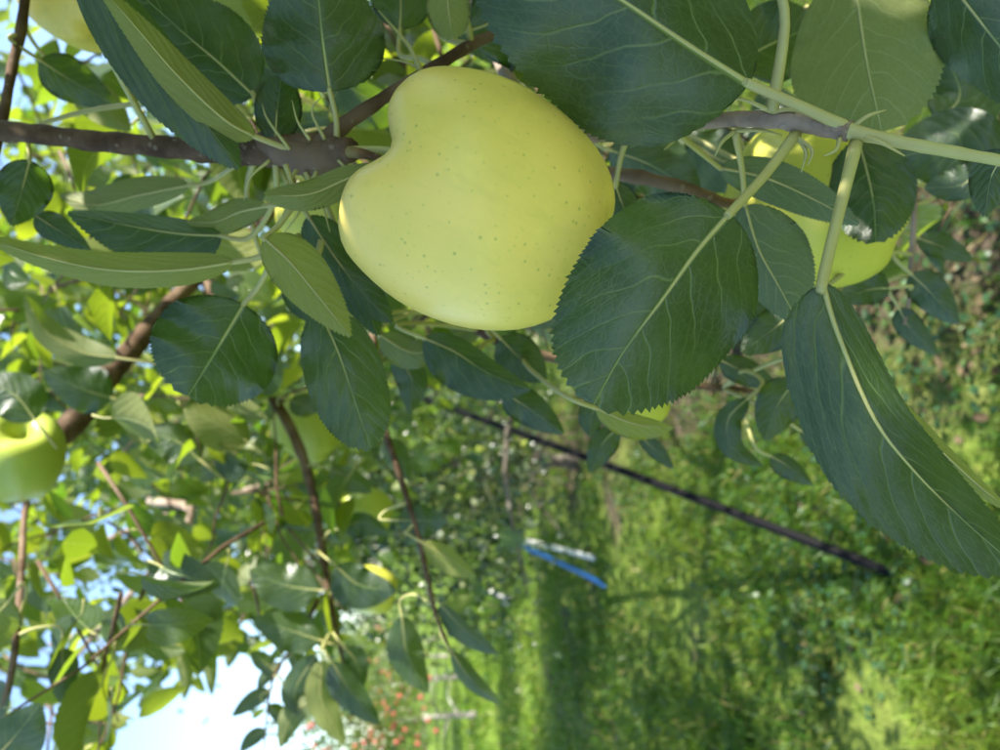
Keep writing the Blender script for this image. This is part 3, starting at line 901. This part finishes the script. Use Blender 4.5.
H('right', [(772, -30), (780, -80), (790, -150)], 70, 70, (0.205, 0.205, 0.205), 'D', 15, 20, tint=0.2, pet=[(772, 112, 0.214), (785, 20, 0.208)], pr=0.0015)
H('shoot', [(852, -40), (860, 20), (868, 70), (882, 132)], 68, 72, (0.262, 0.258, 0.252), 'D', 8, 18, a=0.6, b=0.42, tint=0.55, pet=[(845, -110, 0.262)])
H('shoot', [(946, -22), (975, 15), (1010, 60), (1060, 130)], 60, 44, (0.235, 0.232, 0.23), 'U', 20, 25, tint=0.15, pet=[(930, -60, 0.24)])
H('shoot', [(858, 138), (868, 175), (874, 205), (876, 242)], 40, 44, (0.30, 0.292, 0.285), 'U', 20, 20, b=0.55, tint=0.05, pet=[(850, 133, 0.28)])
H('shoot', [(1000, 160), (965, 150), (930, 150), (890, 160)], 42, 40, (0.36, 0.37, 0.38), 'U', 10, 25, tint=0.05)
H('shoot', [(1010, 150), (992, 175), (985, 215)], 20, 20, (0.21, 0.215, 0.22), 'U', 20, 20, tint=0.2)
H('shoot', [(990, 165), (960, 185), (925, 188)], 16, 20, (0.34, 0.345, 0.35), 'U', 10, 15, tint=0.05)
H('back', [(616, 186), (624, 208), (640, 240)], 16, 14, (0.29, 0.29, 0.29), 'U', 20, 20, tint=0.1, pet=[(628, 135, 0.262), (620, 160, 0.28)])
H('back', [(610, 150), (650, 165), (700, 195)], 36, 30, (0.36, 0.36, 0.36), 'U', 20, 25, tint=0.1)
H('back', [(690, 140), (720, 160), (770, 175)], 28, 34, (0.40, 0.40, 0.40), 'U', 20, 25, tint=0.1)
H('back', [(880, 130), (850, 105), (815, 80)], 34, 40, (0.38, 0.38, 0.38), 'U', 20, 25, tint=0.1)
H('back', [(740, 60), (780, 40), (820, 25)], 40, 40, (0.36, 0.36, 0.36), 'U', 20, 25, tint=0.1)
H('back', [(940, 120), (960, 90), (930, 30)], 40, 40, (0.40, 0.40, 0.40), 'U', 10, 25, tint=0.15)
H('right', [(852, 330), (878, 385), (920, 430), (970, 478), (1015, 515)], 9, 14, (0.19, 0.188, 0.186), 'D', 20, 20, tint=1.0, pet=[(838, 296, 0.195)], label='added yellow leaf standing in for the lit edge of the long hanging leaf')  # extra leaf, its yellow tint paints the lit rim of the long leaf
# left hand cluster round the spur
H('left', [(78, -40), (118, 18), (165, 80), (210, 130), (239, 168)], 30, 34, (0.232, 0.24, 0.25), 'U', 35, 12, b=0.75, tint=0.08, label='long dark leaf crossing the left branch')
H('left', [(256, 137), (225, 120), (180, 78), (140, 32), (95, -20)], 20, 19, (0.252, 0.238, 0.222), 'D', 15, 25, tint=0.8, pet=[(325, 165, 0.255), (290, 150, 0.257)], label='narrow pale leaf showing its underside')
H('left', [(254, 96), (218, 62), (180, 30), (120, -25)], 46, 50, (0.272, 0.275, 0.28), 'U', 15, 20, tint=0.12, pet=[(270, 135, 0.268)])
H('left', [(330, 92), (324, 50), (319, 5), (312, -75)], 60, 62, (0.246, 0.244, 0.242), 'U', 18, 12, a=0.42, b=0.7, tint=0.22, pet=[(337, 140, 0.254), (336, 118, 0.25)], pr=0.0010)
H('left', [(275, 143), (277, 112), (281, 78)], 22, 24, (0.262, 0.262, 0.262), 'U', 20, 20, b=0.5, tint=0.1, pet=[(278, 158, 0.26)])
H('twig', [(446, -20), (448, 5), (452, 38)], 22, 22, (0.25, 0.25, 0.25), 'D', 10, 20, b=0.5, tint=0.75)
H('twig', [(470, 30), (520, 20), (590, 60)], 40, 50, (0.30, 0.30, 0.30), 'U', 20, 20, tint=0.1)
H('twig', [(400, 30), (400, -5), (390, -40)], 30, 30, (0.30, 0.30, 0.30), 'U', 20, 20, tint=0.2)
H('spur', [(390, 168), (350, 178), (310, 194), (266, 196)], 17, 14, (0.248, 0.24, 0.235), 'D', 30, 40, b=0.5, tint=0.6)
H('spur', [(268, 206), (240, 212), (215, 222), (188, 222)], 16, 14, (0.275, 0.285, 0.29), 'D', 20, 35, tint=0.7)
H('spur', [(222, 236), (180, 234), (130, 226), (68, 212)], 38, 16, (0.285, 0.29, 0.295), 'U', -10, 50, tint=0.05, label='blue sheened leaf lying under the left branch')
H('spur', [(236, 262), (180, 270), (110, 270), (40, 256), (-30, 232)], 17, 19, (0.262, 0.255, 0.25), 'D', 35, 30, b=0.9, tint=0.85, pet=[(300, 236, 0.258), (262, 256, 0.262)], label='long pale green leaf edge on at the left')
H('spur', [(244, 304), (226, 334), (208, 364), (188, 396)], 62, 62, (0.275, 0.272, 0.27), 'U', 15, 10, a=0.5, b=0.5, tint=0.04, pet=[(272, 262, 0.262), (258, 288, 0.268)], label='blue grey broad leaf below the thick branch')
H('spur', [(264, 238), (290, 262), (318, 296), (350, 336)], 28, 26, (0.25, 0.245, 0.24), 'D', 20, 20, tint=0.95, pet=[(300, 196, 0.256), (278, 226, 0.254)], label='yellow green leaf underside left of the apple')
H('spur', [(318, 308), (338, 352), (357, 408), (371, 448)], 38, 40, (0.262, 0.258, 0.255), 'U', 12, 8, b=0.62, tint=0.2, pet=[(322, 240, 0.262), (312, 280, 0.263)], label='serrated dark green leaf hanging left of the apple')
H('spur', [(340, 240), (355, 280), (378, 335)], 26, 24, (0.285, 0.285, 0.285), 'U', 15, 20, tint=0.1)
H('spur', [(308, 216), (330, 250), (360, 290), (392, 322)], 26, 26, (0.275, 0.275, 0.275), 'U', 20, 20, tint=0.05)
H('spur', [(284, 282), (305, 305), (335, 330)], 14, 14, (0.33, 0.33, 0.33), 'U', 5, 10, tint=0.0)
H('spur', [(190, 185), (140, 195), (95, 205), (60, 195)], 14, 18, (0.34, 0.35, 0.36), 'D', 20, 30, tint=0.5)
H('spur', [(30, 160), (22, 190), (12, 225)], 26, 22, (0.32, 0.32, 0.32), 'U', 10, 20, tint=0.05)
H('spur', [(35, 215), (55, 228), (90, 250)], 14, 14, (0.34, 0.34, 0.34), 'U', 10, 20, tint=0.05)
H('spur', [(300, 170), (330, 178), (360, 215)], 16, 14, (0.30, 0.30, 0.30), 'D', 20, 20, tint=0.6)
H('corner', [(40, 60), (70, 80), (115, 105)], 22, 22, (0.36, 0.37, 0.38), 'U', 10, 20, tint=0.15)
H('corner', [(70, 80), (100, 105), (130, 130)], 20, 18, (0.42, 0.42, 0.42), 'D', 10, 20, tint=0.7)
# leaves under the big apple
H('under', [(424, 338), (455, 352), (490, 374), (530, 389)], 16, 34, (0.345, 0.34, 0.335), 'U', 30, 10, tint=0.08)
H('under', [(503, 392), (528, 408), (563, 433)], 18, 18, (0.36, 0.36, 0.36), 'U', 15, 20, tint=0.1)
H('under', [(500, 338), (520, 358), (546, 380)], 22, 22, (0.37, 0.37, 0.37), 'U', 15, 20, tint=0.12)
H('under', [(380, 335), (410, 352), (440, 350)], 14, 18, (0.36, 0.36, 0.36), 'D', 15, 20, tint=0.35)
H('under', [(395, 355), (412, 380), (410, 412)], 16, 16, (0.38, 0.38, 0.38), 'U', 15, 20, tint=0.15)
H('under', [(600, 398), (592, 415), (590, 436)], 14, 14, (0.37, 0.37, 0.37), 'U', 15, 20, tint=0.2)
H('under', [(617, 428), (602, 445), (590, 472)], 15, 13, (0.40, 0.40, 0.40), 'U', 10, 30, tint=0.25)
H('under', [(640, 436), (655, 450), (673, 468)], 9, 8, (0.42, 0.42, 0.42), 'U', 0, 10, tint=0.02)
H('under', [(748, 398), (728, 420), (732, 448), (762, 466)], 14, 12, (0.38, 0.38, 0.38), 'U', 10, 10, tint=0.05)
H('under', [(792, 314), (772, 330), (742, 352)], 22, 20, (0.32, 0.32, 0.32), 'U', 15, 15, tint=0.12)
H('under', [(796, 380), (778, 405), (765, 440)], 22, 22, (0.35, 0.35, 0.35), 'U', 15, 15, tint=0.4)
H('under', [(771, 456), (788, 466), (812, 484)], 9, 13, (0.44, 0.44, 0.44), 'U', 15, 15, tint=0.05)
H('under', [(720, 360), (745, 372), (775, 385)], 14, 14, (0.42, 0.42, 0.42), 'U', 15, 15, tint=0.1)
H('under', [(596, 408), (635, 424), (672, 428)], 10, 16, (0.30, 0.30, 0.30), 'D', 15, 15, tint=1.0, label='yellowed leaf edge below the broad centre leaf')
H('under', [(800, 430), (825, 446), (862, 462)], 12, 10, (0.40, 0.40, 0.40), 'U', 15, 15, tint=0.05)
H('under', [(738, 300), (752, 325), (748, 355)], 22, 16, (0.34, 0.34, 0.34), 'U', 15, 15, tint=0.1)
H('low', [(890, 288), (868, 290), (838, 302)], 15, 19, (0.40, 0.40, 0.40), 'U', 15, 10, tint=0.02)
H('low', [(911, 274), (930, 292), (958, 324)], 17, 18, (0.40, 0.40, 0.40), 'U', 10, 25, tint=0.12)
H('low', [(899, 308), (910, 328), (937, 354)], 13, 12, (0.41, 0.41, 0.41), 'U', 10, 10, tint=0.02)
H('low', [(918, 238), (940, 246), (972, 260)], 13, 12, (0.42, 0.42, 0.42), 'U', 10, 10, tint=0.05)
H('low', [(915, 205), (890, 215), (880, 235)], 13, 12, (0.42, 0.42, 0.42), 'U', 10, 10, tint=0.1)
# hanging twigs in front of the sky and the far row
H('hang', [(398, 520), (420, 521), (447, 520)], 17, 18, (0.56, 0.56, 0.56), 'U', 10, 10, tint=0.03)
H('hang', [(423, 543), (445, 556), (476, 577)], 10, 16, (0.555, 0.555, 0.555), 'D', 10, 15, tint=0.75)
H('hang', [(440, 604), (465, 630), (499, 654)], 7, 13, (0.55, 0.55, 0.55), 'U', -10, 30, tint=0.25)
H('hang', [(452, 652), (470, 678), (501, 704)], 9, 9, (0.55, 0.55, 0.55), 'U', 10, 30, tint=0.3)
H('hang', [(402, 616), (405, 645), (412, 665), (428, 692)], 17, 19, (0.60, 0.60, 0.60), 'U', 15, 15, tint=0.45)
H('hang', [(385, 440), (395, 455), (410, 480)], 13, 13, (0.60, 0.60, 0.60), 'U', 15, 15, tint=0.3)
H('mid', [(336, 566), (360, 585), (396, 590)], 18, 24, (0.72, 0.72, 0.72), 'U', 15, 10, tint=0.02)
H('mid', [(342, 528), (362, 522), (388, 532)], 10, 16, (0.78, 0.78, 0.78), 'U', 15, 10, tint=0.1)
H('mid', [(330, 470), (350, 478), (372, 492)], 10, 14, (0.80, 0.80, 0.80), 'U', 15, 10, tint=0.4)
H('mid', [(290, 400), (305, 405), (330, 400)], 12, 12, (0.80, 0.80, 0.80), 'U', 15, 10, tint=0.4)
H('mid', [(332, 662), (350, 690), (380, 724)], 13, 17, (0.70, 0.70, 0.70), 'U', 5, 20, tint=0.1)
H('mid', [(345, 648), (356, 662), (363, 688)], 12, 10, (0.72, 0.72, 0.72), 'U', 10, 10, tint=0.05)
H('mid', [(322, 660), (322, 700), (345, 745)], 15, 15, (0.70, 0.70, 0.70), 'D', 10, 10, tint=0.6)
H('mid', [(320, 640), (290, 630), (255, 618)], 20, 18, (0.74, 0.74, 0.74), 'U', 10, 10, tint=0.35)
H('mid', [(318, 590), (285, 585), (250, 570)], 24, 22, (0.74, 0.74, 0.74), 'U', 10, 10, tint=0.4)
H('mid', [(316, 655), (295, 690), (300, 715)], 16, 14, (0.72, 0.72, 0.72), 'U', 10, 10, tint=0.3)
H('mid', [(310, 700), (292, 715), (280, 748)], 13, 12, (0.72, 0.72, 0.72), 'D', 10, 10, tint=0.3)
for m_, w_ in (([(276, 672), (262, 660), (250, 652)], 9), ([(270, 690), (252, 700), (232, 716)], 9), ([(268, 705), (280, 716), (288, 736)], 8), ([(266, 730), (252, 738), (240, 752)], 8),
               ([(290, 652), (300, 668), (296, 690)], 9), ([(282, 662), (266, 676), (258, 690)], 7)):
    H('spray', m_, w_, w_ * 0.9, (0.86, 0.86, 0.86), 'U', 15, 20, tint=0.35, n=40)
for m_, w_ in (([(205, 640), (210, 665), (212, 696)], 7), ([(180, 655), (186, 675), (184, 700)], 7), ([(222, 628), (232, 645), (228, 668)], 9)):
    H('sky3', m_, w_, w_, (1.40, 1.40, 1.40), 'D', 15, 20, tint=0.5, n=40)
H('dark', [(62, 648), (63, 672), (64, 706)], 14, 13, (0.52, 0.52, 0.52), 'U', 10, 10, tint=0.2)
H('dark', [(-25, 778), (10, 742), (40, 704)], 26, 32, (0.42, 0.42, 0.42), 'U', 10, 10, tint=0.15, label='dark leaf in the bottom left corner')
H('dark', [(10, 600), (-5, 620), (-12, 660)], 24, 20, (0.5, 0.5, 0.5), 'D', 10, 10, tint=0.5)
H('thick', [(112, 398), (85, 390), (44, 372)], 22, 26, (0.62, 0.61, 0.60), 'U', 15, 15, tint=0.08)
H('thick', [(118, 358), (80, 352), (45, 330), (25, 295)], 14, 16, (0.58, 0.57, 0.56), 'D', 10, 30, tint=0.4)
H('thick', [(35, 420), (15, 395), (-15, 380)], 24, 24, (0.60, 0.60, 0.60), 'U', 10, 20, tint=0.15)
H('thick', [(200, 460), (175, 440), (140, 432)], 22, 18, (0.72, 0.72, 0.72), 'U', 10, 20, tint=0.6)
for a_, b_, c_, rr in [  # bare fruit stalks and bracts round the spur
        ((300, 165, 0.258), (278, 196, 0.25), (262, 205, 0.245), 0.0011), ((318, 168, 0.255), (300, 210, 0.25), (285, 232, 0.25), 0.0012),
        ((290, 150, 0.255), (268, 120, 0.255), (262, 104, 0.26), 0.0009), ((325, 140, 0.255), (312, 112, 0.255), (322, 96, 0.252), 0.0010),
        ((305, 172, 0.255), (322, 205, 0.26), (330, 232, 0.262), 0.0011), ((345, 128, 0.262), (330, 108, 0.27), (338, 90, 0.275), 0.0009),
        ((420, 70, 0.27), (408, 45, 0.268), (378, 10, 0.265), 0.0017), ((422, 70, 0.272), (405, 62, 0.27), (380, 58, 0.27), 0.0010),
        ((270, 160, 0.262), (250, 178, 0.262), (244, 200, 0.27), 0.0009), ((338, 160, 0.25), (352, 176, 0.252), (349, 192, 0.256), 0.0008),
        ((286, 165, 0.25), (292, 190, 0.248), (280, 222, 0.247), 0.0014), ((310, 140, 0.25), (298, 122, 0.249), (292, 100, 0.25), 0.0009)]:
    v, f = tube(spline([P(*a_), P(*b_), P(*c_)], 12), [rr * 0.75, rr * 0.5, rr * 0.35, rr * 0.12], 7, 0.10)
    build('stalk', v, f, M_PET, B['spur'], P(*a_))
for a_, b_, c_ in [((795, 136, 0.212), (806, 152, 0.21), (801, 172, 0.21)), ((795, 136, 0.212), (812, 150, 0.208), (808, 165, 0.207)),
                   ((840, 138, 0.205), (836, 150, 0.203), (824, 156, 0.203)), ((852, 128, 0.204), (868, 116, 0.202), (886, 110, 0.202)),
                   ((772, 112, 0.214), (745, 100, 0.213), (722, 98, 0.213)), ((772, 112, 0.214), (790, 110, 0.212), (812, 118, 0.212)),
                   ((735, 131, 0.224), (760, 130, 0.222), (782, 135, 0.222)), ((735, 131, 0.224), (722, 142, 0.222), (715, 156, 0.222)),
                   ((680, 133, 0.24), (672, 142, 0.238), (664, 150, 0.238)), ((856, 134, 0.204), (880, 142, 0.2), (905, 156, 0.2))]:
    v, f = tube(spline([P(*a_), P(*b_), P(*c_)], 10), [0.0007, 0.0006, 0.0002], 6, 0.05)
    build('stipule', v, f, M_PET, B['right'], P(*a_))
N_HERO = sum(1 for o in bpy.data.objects if o.name.split('.')[0] == 'leaf')

# ---- the rest of this tree's leaves, grown along random twigs
OPEN = [  # parts of the picture where this tree leaves the view open
    [(560, 345), (700, 400), (760, 330), (880, 300), (1060, 190), (1060, 800), (470, 800), (430, 640), (470, 560), (530, 480)],
    [(360, 470), (400, 400), (500, 380), (600, 420), (560, 800), (330, 800), (345, 640)],
    [(90, 800), (135, 722), (185, 688), (245, 660), (315, 655), (410, 800)],
]
def allowed(p, strict=1.0):
    x, y, d = proj(p)
    infr = (x > -70) & (x < 1070) & (y > -70) & (y < 820) & (d > 0.02)
    bad = infr & (d < 0.40)
    for poly in OPEN[:2]:
        bad |= infr & in_poly(x, y, poly) & (d < 3.2)
    bad |= infr & in_poly(x, y, OPEN[2]) & (d < 3.2)
    bad |= infr & (d < 0.80) & (np.hypot(x - 20, y - 457) < 62)
    seg = np.clip(((x - 30) * 150 + (y - 460) * -165) / (150 ** 2 + 165 ** 2), 0, 1)
    bad |= infr & (d < 0.95) & (np.hypot(x - 30 - 150 * seg, y - 460 + 165 * seg) < 24)
    bad |= infr & (d < 0.95) & (np.hypot(x - 310, y - 428) < 30)
    near = np.linalg.norm(p - CAM, axis=1) < 0.30
    return ~(bad | near), x, y, d, infr

def grow(starts, tdir, tlen, per):
    """twigs from starts; returns twig paths and leaf bases/dirs"""
    k = len(starts)
    bases, dirs, norms = [], [], []
    for i in range(per):
        t = (i + 0.6) / per
        p = starts + tdir * (tlen * t)[:, None] + np.array([0, 0, -0.25]) * ((tlen * t) ** 2)[:, None]
        a = rng.uniform(0, 2 * math.pi, k)
        r1 = nrm(np.cross(tdir, rand_dirs(k)))
        dd = nrm(tdir * 0.45 + r1 * 0.9 + np.array([0, 0, -0.35]))
        bases.append(p + dd * 0.02); dirs.append(dd)
        norms.append(nrm(np.array([0, 0, 1.0]) + np.array(SUN) * 0.25 + 0.55 * rng.normal(size=(k, 3))))
    return np.vstack(bases), np.vstack(dirs), np.vstack(norms)

def sample_poly(poly, n):
    poly = np.array(poly)
    lo, hi = poly.min(0), poly.max(0)
    out = np.zeros((0, 2))
    while len(out) < n:
        q = rng.uniform(lo, hi, (n * 2, 2))
        out = np.vstack([out, q[in_poly(q[:, 0], q[:, 1], poly.tolist())]])
    return out[:n]

LEFT = [(-60, 130), (420, 130), (560, 330), (470, 390), (395, 450), (345, 560), (300, 640), (240, 640), (150, 680), (60, 730), (-60, 780)]
TOP = [(-60, -60), (1060, -60), (1060, 110), (900, 190), (560, 240), (400, 150), (-60, 140)]
st, dr, ln = [], [], []
def add_starts(poly, n, d0, d1, pw):
    q = sample_poly(poly, n)
    d = d0 + (d1 - d0) * rng.random(n) ** pw
    s = np.array([P(a, b, c) for (a, b), c in zip(q, d)])
    st.append(s)
    dr.append(nrm(rand_dirs(n) + np.array([-0.45, -0.1, -0.1])))
    ln.append(rng.uniform(0.14, 0.34, n))
add_starts(LEFT, 22, 0.48, 0.8, 1.0)
add_starts(LEFT, 85, 0.75, 1.35, 1.0)
add_starts(LEFT, 165, 1.2, 2.2, 1.0)
add_starts(LEFT, 90, 1.8, 2.9, 1.0)
add_starts(TOP, 60, 0.42, 0.95, 1.0)
# crown round the picture: an egg round the trunk
n = 130
e = rand_dirs(n) * rng.random((n, 1)) ** 0.45 * np.array([0.9, 1.0, 0.62]) + np.array([TB[0], TB[1] + 0.2, 1.72])
# unseen twig clumps added towards the sun to shade the fruit and near leaves
n2 = 150
al = rng.uniform(0.28, 0.95, (n2, 1))
e = np.vstack([e, np.array([0.0, 0.21, 1.5]) + SUN * al + rng.normal(size=(n2, 3)) * np.array([0.13, 0.16, 0.18]),
               np.array([0.08, 0.25, 1.37]) + SUN * al[:120] + rng.normal(size=(120, 3)) * np.array([0.12, 0.13, 0.15]),
               np.array([1.4, 1.2, 1.25]) + rand_dirs(70) * np.array([0.5, 0.8, 0.45])])  # unseen clump added to shade the soil strip
n += n2 + 190
st.append(e); dr.append(nrm(nrm(e - np.array([TB[0], TB[1], 1.9])) + 0.6 * rand_dirs(n))); ln.append(rng.uniform(0.16, 0.36, n))
st = np.vstack(st); dr = np.vstack(dr); ln = np.concatenate(ln)
PER = 9
base, D, N = grow(st, dr, ln, PER)
tw = np.tile(np.arange(len(st)), PER)
L = rng.uniform(0.038, 0.070, len(base))
okA, x, y, dep, infr = allowed(base)
okB = allowed(base + D * L[:, None])[0]
okC = allowed(base + D * (L * 0.5)[:, None])[0]
ok = okA & okB & okC
frame_ok = (x > -20) & (x < 1020) & (y > -20) & (y < 770) & (dep > 0)
score = np.where(ok & frame_ok, L / np.maximum(dep, 0.05), 0)
pick = np.argsort(-score)[:max(0, 298 - N_HERO)]
pick = pick[score[pick] > 0]
W = L * rng.uniform(0.28, 0.37, len(L))
fold = rng.uniform(0.08, 0.6, len(L)); curl = rng.uniform(-0.3, 1.2, len(L))
tint = np.clip(rng.normal(0.55, 0.27, len(L)), 0, 1)
rest = ok.copy(); rest[pick] = False
ri = np.where(rest)[0]
V, q, uv, ti = mass_leaves(base[ri], D[ri], N[ri], L[ri], W[ri], fold[ri], curl[ri], tint[ri])
fo = link('foliage', mass_mesh('foliage', V - TB, q, ti, uv, [M_MASS]), TREE, TB)
fo['kind'] = 'stuff'

# leaf meshes shared by the single leaves: toothed edge, folded and bent, with stalk
def leaf_template(fold, curl, n=26, m=3, wr=0.33):
    t = np.linspace(0, 1, n + 1); f = leaf_profile(t, 0.5, 0.75)
    ss = np.concatenate([-np.linspace(1, 0, m + 1), np.linspace(0, 1, m + 1)[1:]])
    V, UV = [], []
    ph = rng.uniform(0, 6.28)
    for i in range(n + 1):
        cx = math.sin(curl * t[i]) / curl; cz = (math.cos(curl * t[i]) - 1) / curl
        for s in ss:
            ex = 1 + (0.05 if (abs(s) > 0.99 and i % 2) else 0)
            w = wr * f[i] * s * ex
            V.append((cx, w * math.cos(fold), cz + abs(w) * math.sin(fold) + 0.02 * math.sin(9 * t[i] + ph + 2 * np.sign(s)) * abs(s)))
            UV.append((t[i], 0.5 + 0.5 * s * f[i]))
    k = len(ss)
    Fc = [(i * k + j, (i + 1) * k + j, (i + 1) * k + j + 1, i * k + j + 1) for i in range(n) for j in range(k - 1)]
    v2, f2 = tube(spline([(-0.32, 0, 0.06), (-0.15, 0, 0.0), (0, 0, 0), (0.08, 0, 0)], 6), [0.016, 0.012, 0.010, 0.006], 6)
    off = len(V)
    Vv = np.vstack([np.array(V), v2]); U = np.vstack([np.array(UV), np.zeros((len(v2), 2))])
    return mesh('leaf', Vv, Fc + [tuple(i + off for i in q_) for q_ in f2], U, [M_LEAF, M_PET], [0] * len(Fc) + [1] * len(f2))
TEMPL = [leaf_template(fo_, cu_) for fo_, cu_ in ((0.12, 0.5), (0.35, 0.9), (0.55, 0.4), (0.25, -0.35), (0.45, 1.3))]

# twigs that show in the picture
TW = {}
tx, ty, td = proj(st)
show = (tx > -60) & (tx < 1060) & (ty > -60) & (ty < 810) & (td > 0.3) & (td < 1.7)
has = np.zeros(len(st), bool); np.logical_or.at(has, tw, ok)
for i in np.where(show & has)[0]:
    s = st[i]; tt = np.linspace(-0.05, 0.95, 7)[:, None]
    path = s + dr[i] * ln[i] * tt + np.array([0, 0, -0.25]) * (ln[i] * tt) ** 2 + np.cumsum(rng.normal(0, 0.004, (7, 3)), 0)
    okp = allowed(path)[0]
    if not okp.any(): continue
    runs = np.split(np.arange(7), np.where(np.diff(okp.astype(int)) != 0)[0] + 1)
    run = max((q_ for q_ in runs if okp[q_[0]]), key=len)
    if len(run) < 4: continue
    path = path[run]
    v, f = tube(path, [0.0017, 0.0013, 0.0006], 6, 0.1)
    TW[i] = build('twig', v, f, M_BARK, TREE, path[0])
for i in pick:
    par = TW.get(int(tw[i]), TREE)
    o = link('leaf', TEMPL[int(rng.integers(len(TEMPL)))], par, base[i])
    d_ = nrm(D[i]); n_ = nrm(N[i] - d_ * np.dot(N[i], d_)); s_ = np.cross(n_, d_)
    Rm = Matrix(np.stack([d_, s_, n_], 1).tolist())
    loc = o.location.copy()
    o.matrix_basis = Matrix.LocRotScale(loc, Rm, Vector((L[i], L[i] * rng.uniform(0.9, 1.15), L[i])))
    o.color = (float(tint[i]), 0, 0, 1)

# ------------------------------------------------------------------ far fruit
def small_apple_mesh(mat, r, name):
    V, Fc = apple_shape(12, 12, 0.04, 0.0)
    return mesh(name, V * r, Fc, None, [mat])
GM = small_apple_mesh(M_APPLE3, 0.034, 'apple'); RM = small_apple_mesh(M_RED, 0.034, 'apple')
def hang(me, pts, label, group):
    for p in pts:
        o = link('apple', me, None, p)
        o.rotation_euler = (rng.uniform(-0.4, 0.4), rng.uniform(-0.4, 0.4), rng.uniform(0, 6))
        tag(o, label, 'apple', group)
def facing(b, n, out=0.05):
    """fruit on the side of a crown that faces the viewer"""
    c = b.mean(0)
    dirc = nrm(CAM - c)
    s = (b - c) @ dirc
    idx = np.where(s > np.quantile(s, 0.62))[0]
    idx = rng.choice(idx, n, replace=False)
    return b[idx] + dirc * out
hang(GM, facing(b2, 24, -0.02), 'green apple hanging in the dark middle distance tree', 'green apples on the middle tree')
pr = np.vstack([facing(far[0], 80), facing(far[1], 75), facing(far[2], 40)])
hang(RM, pr, 'red apple among the sunlit leaves of the far row', 'red apples on the far row')
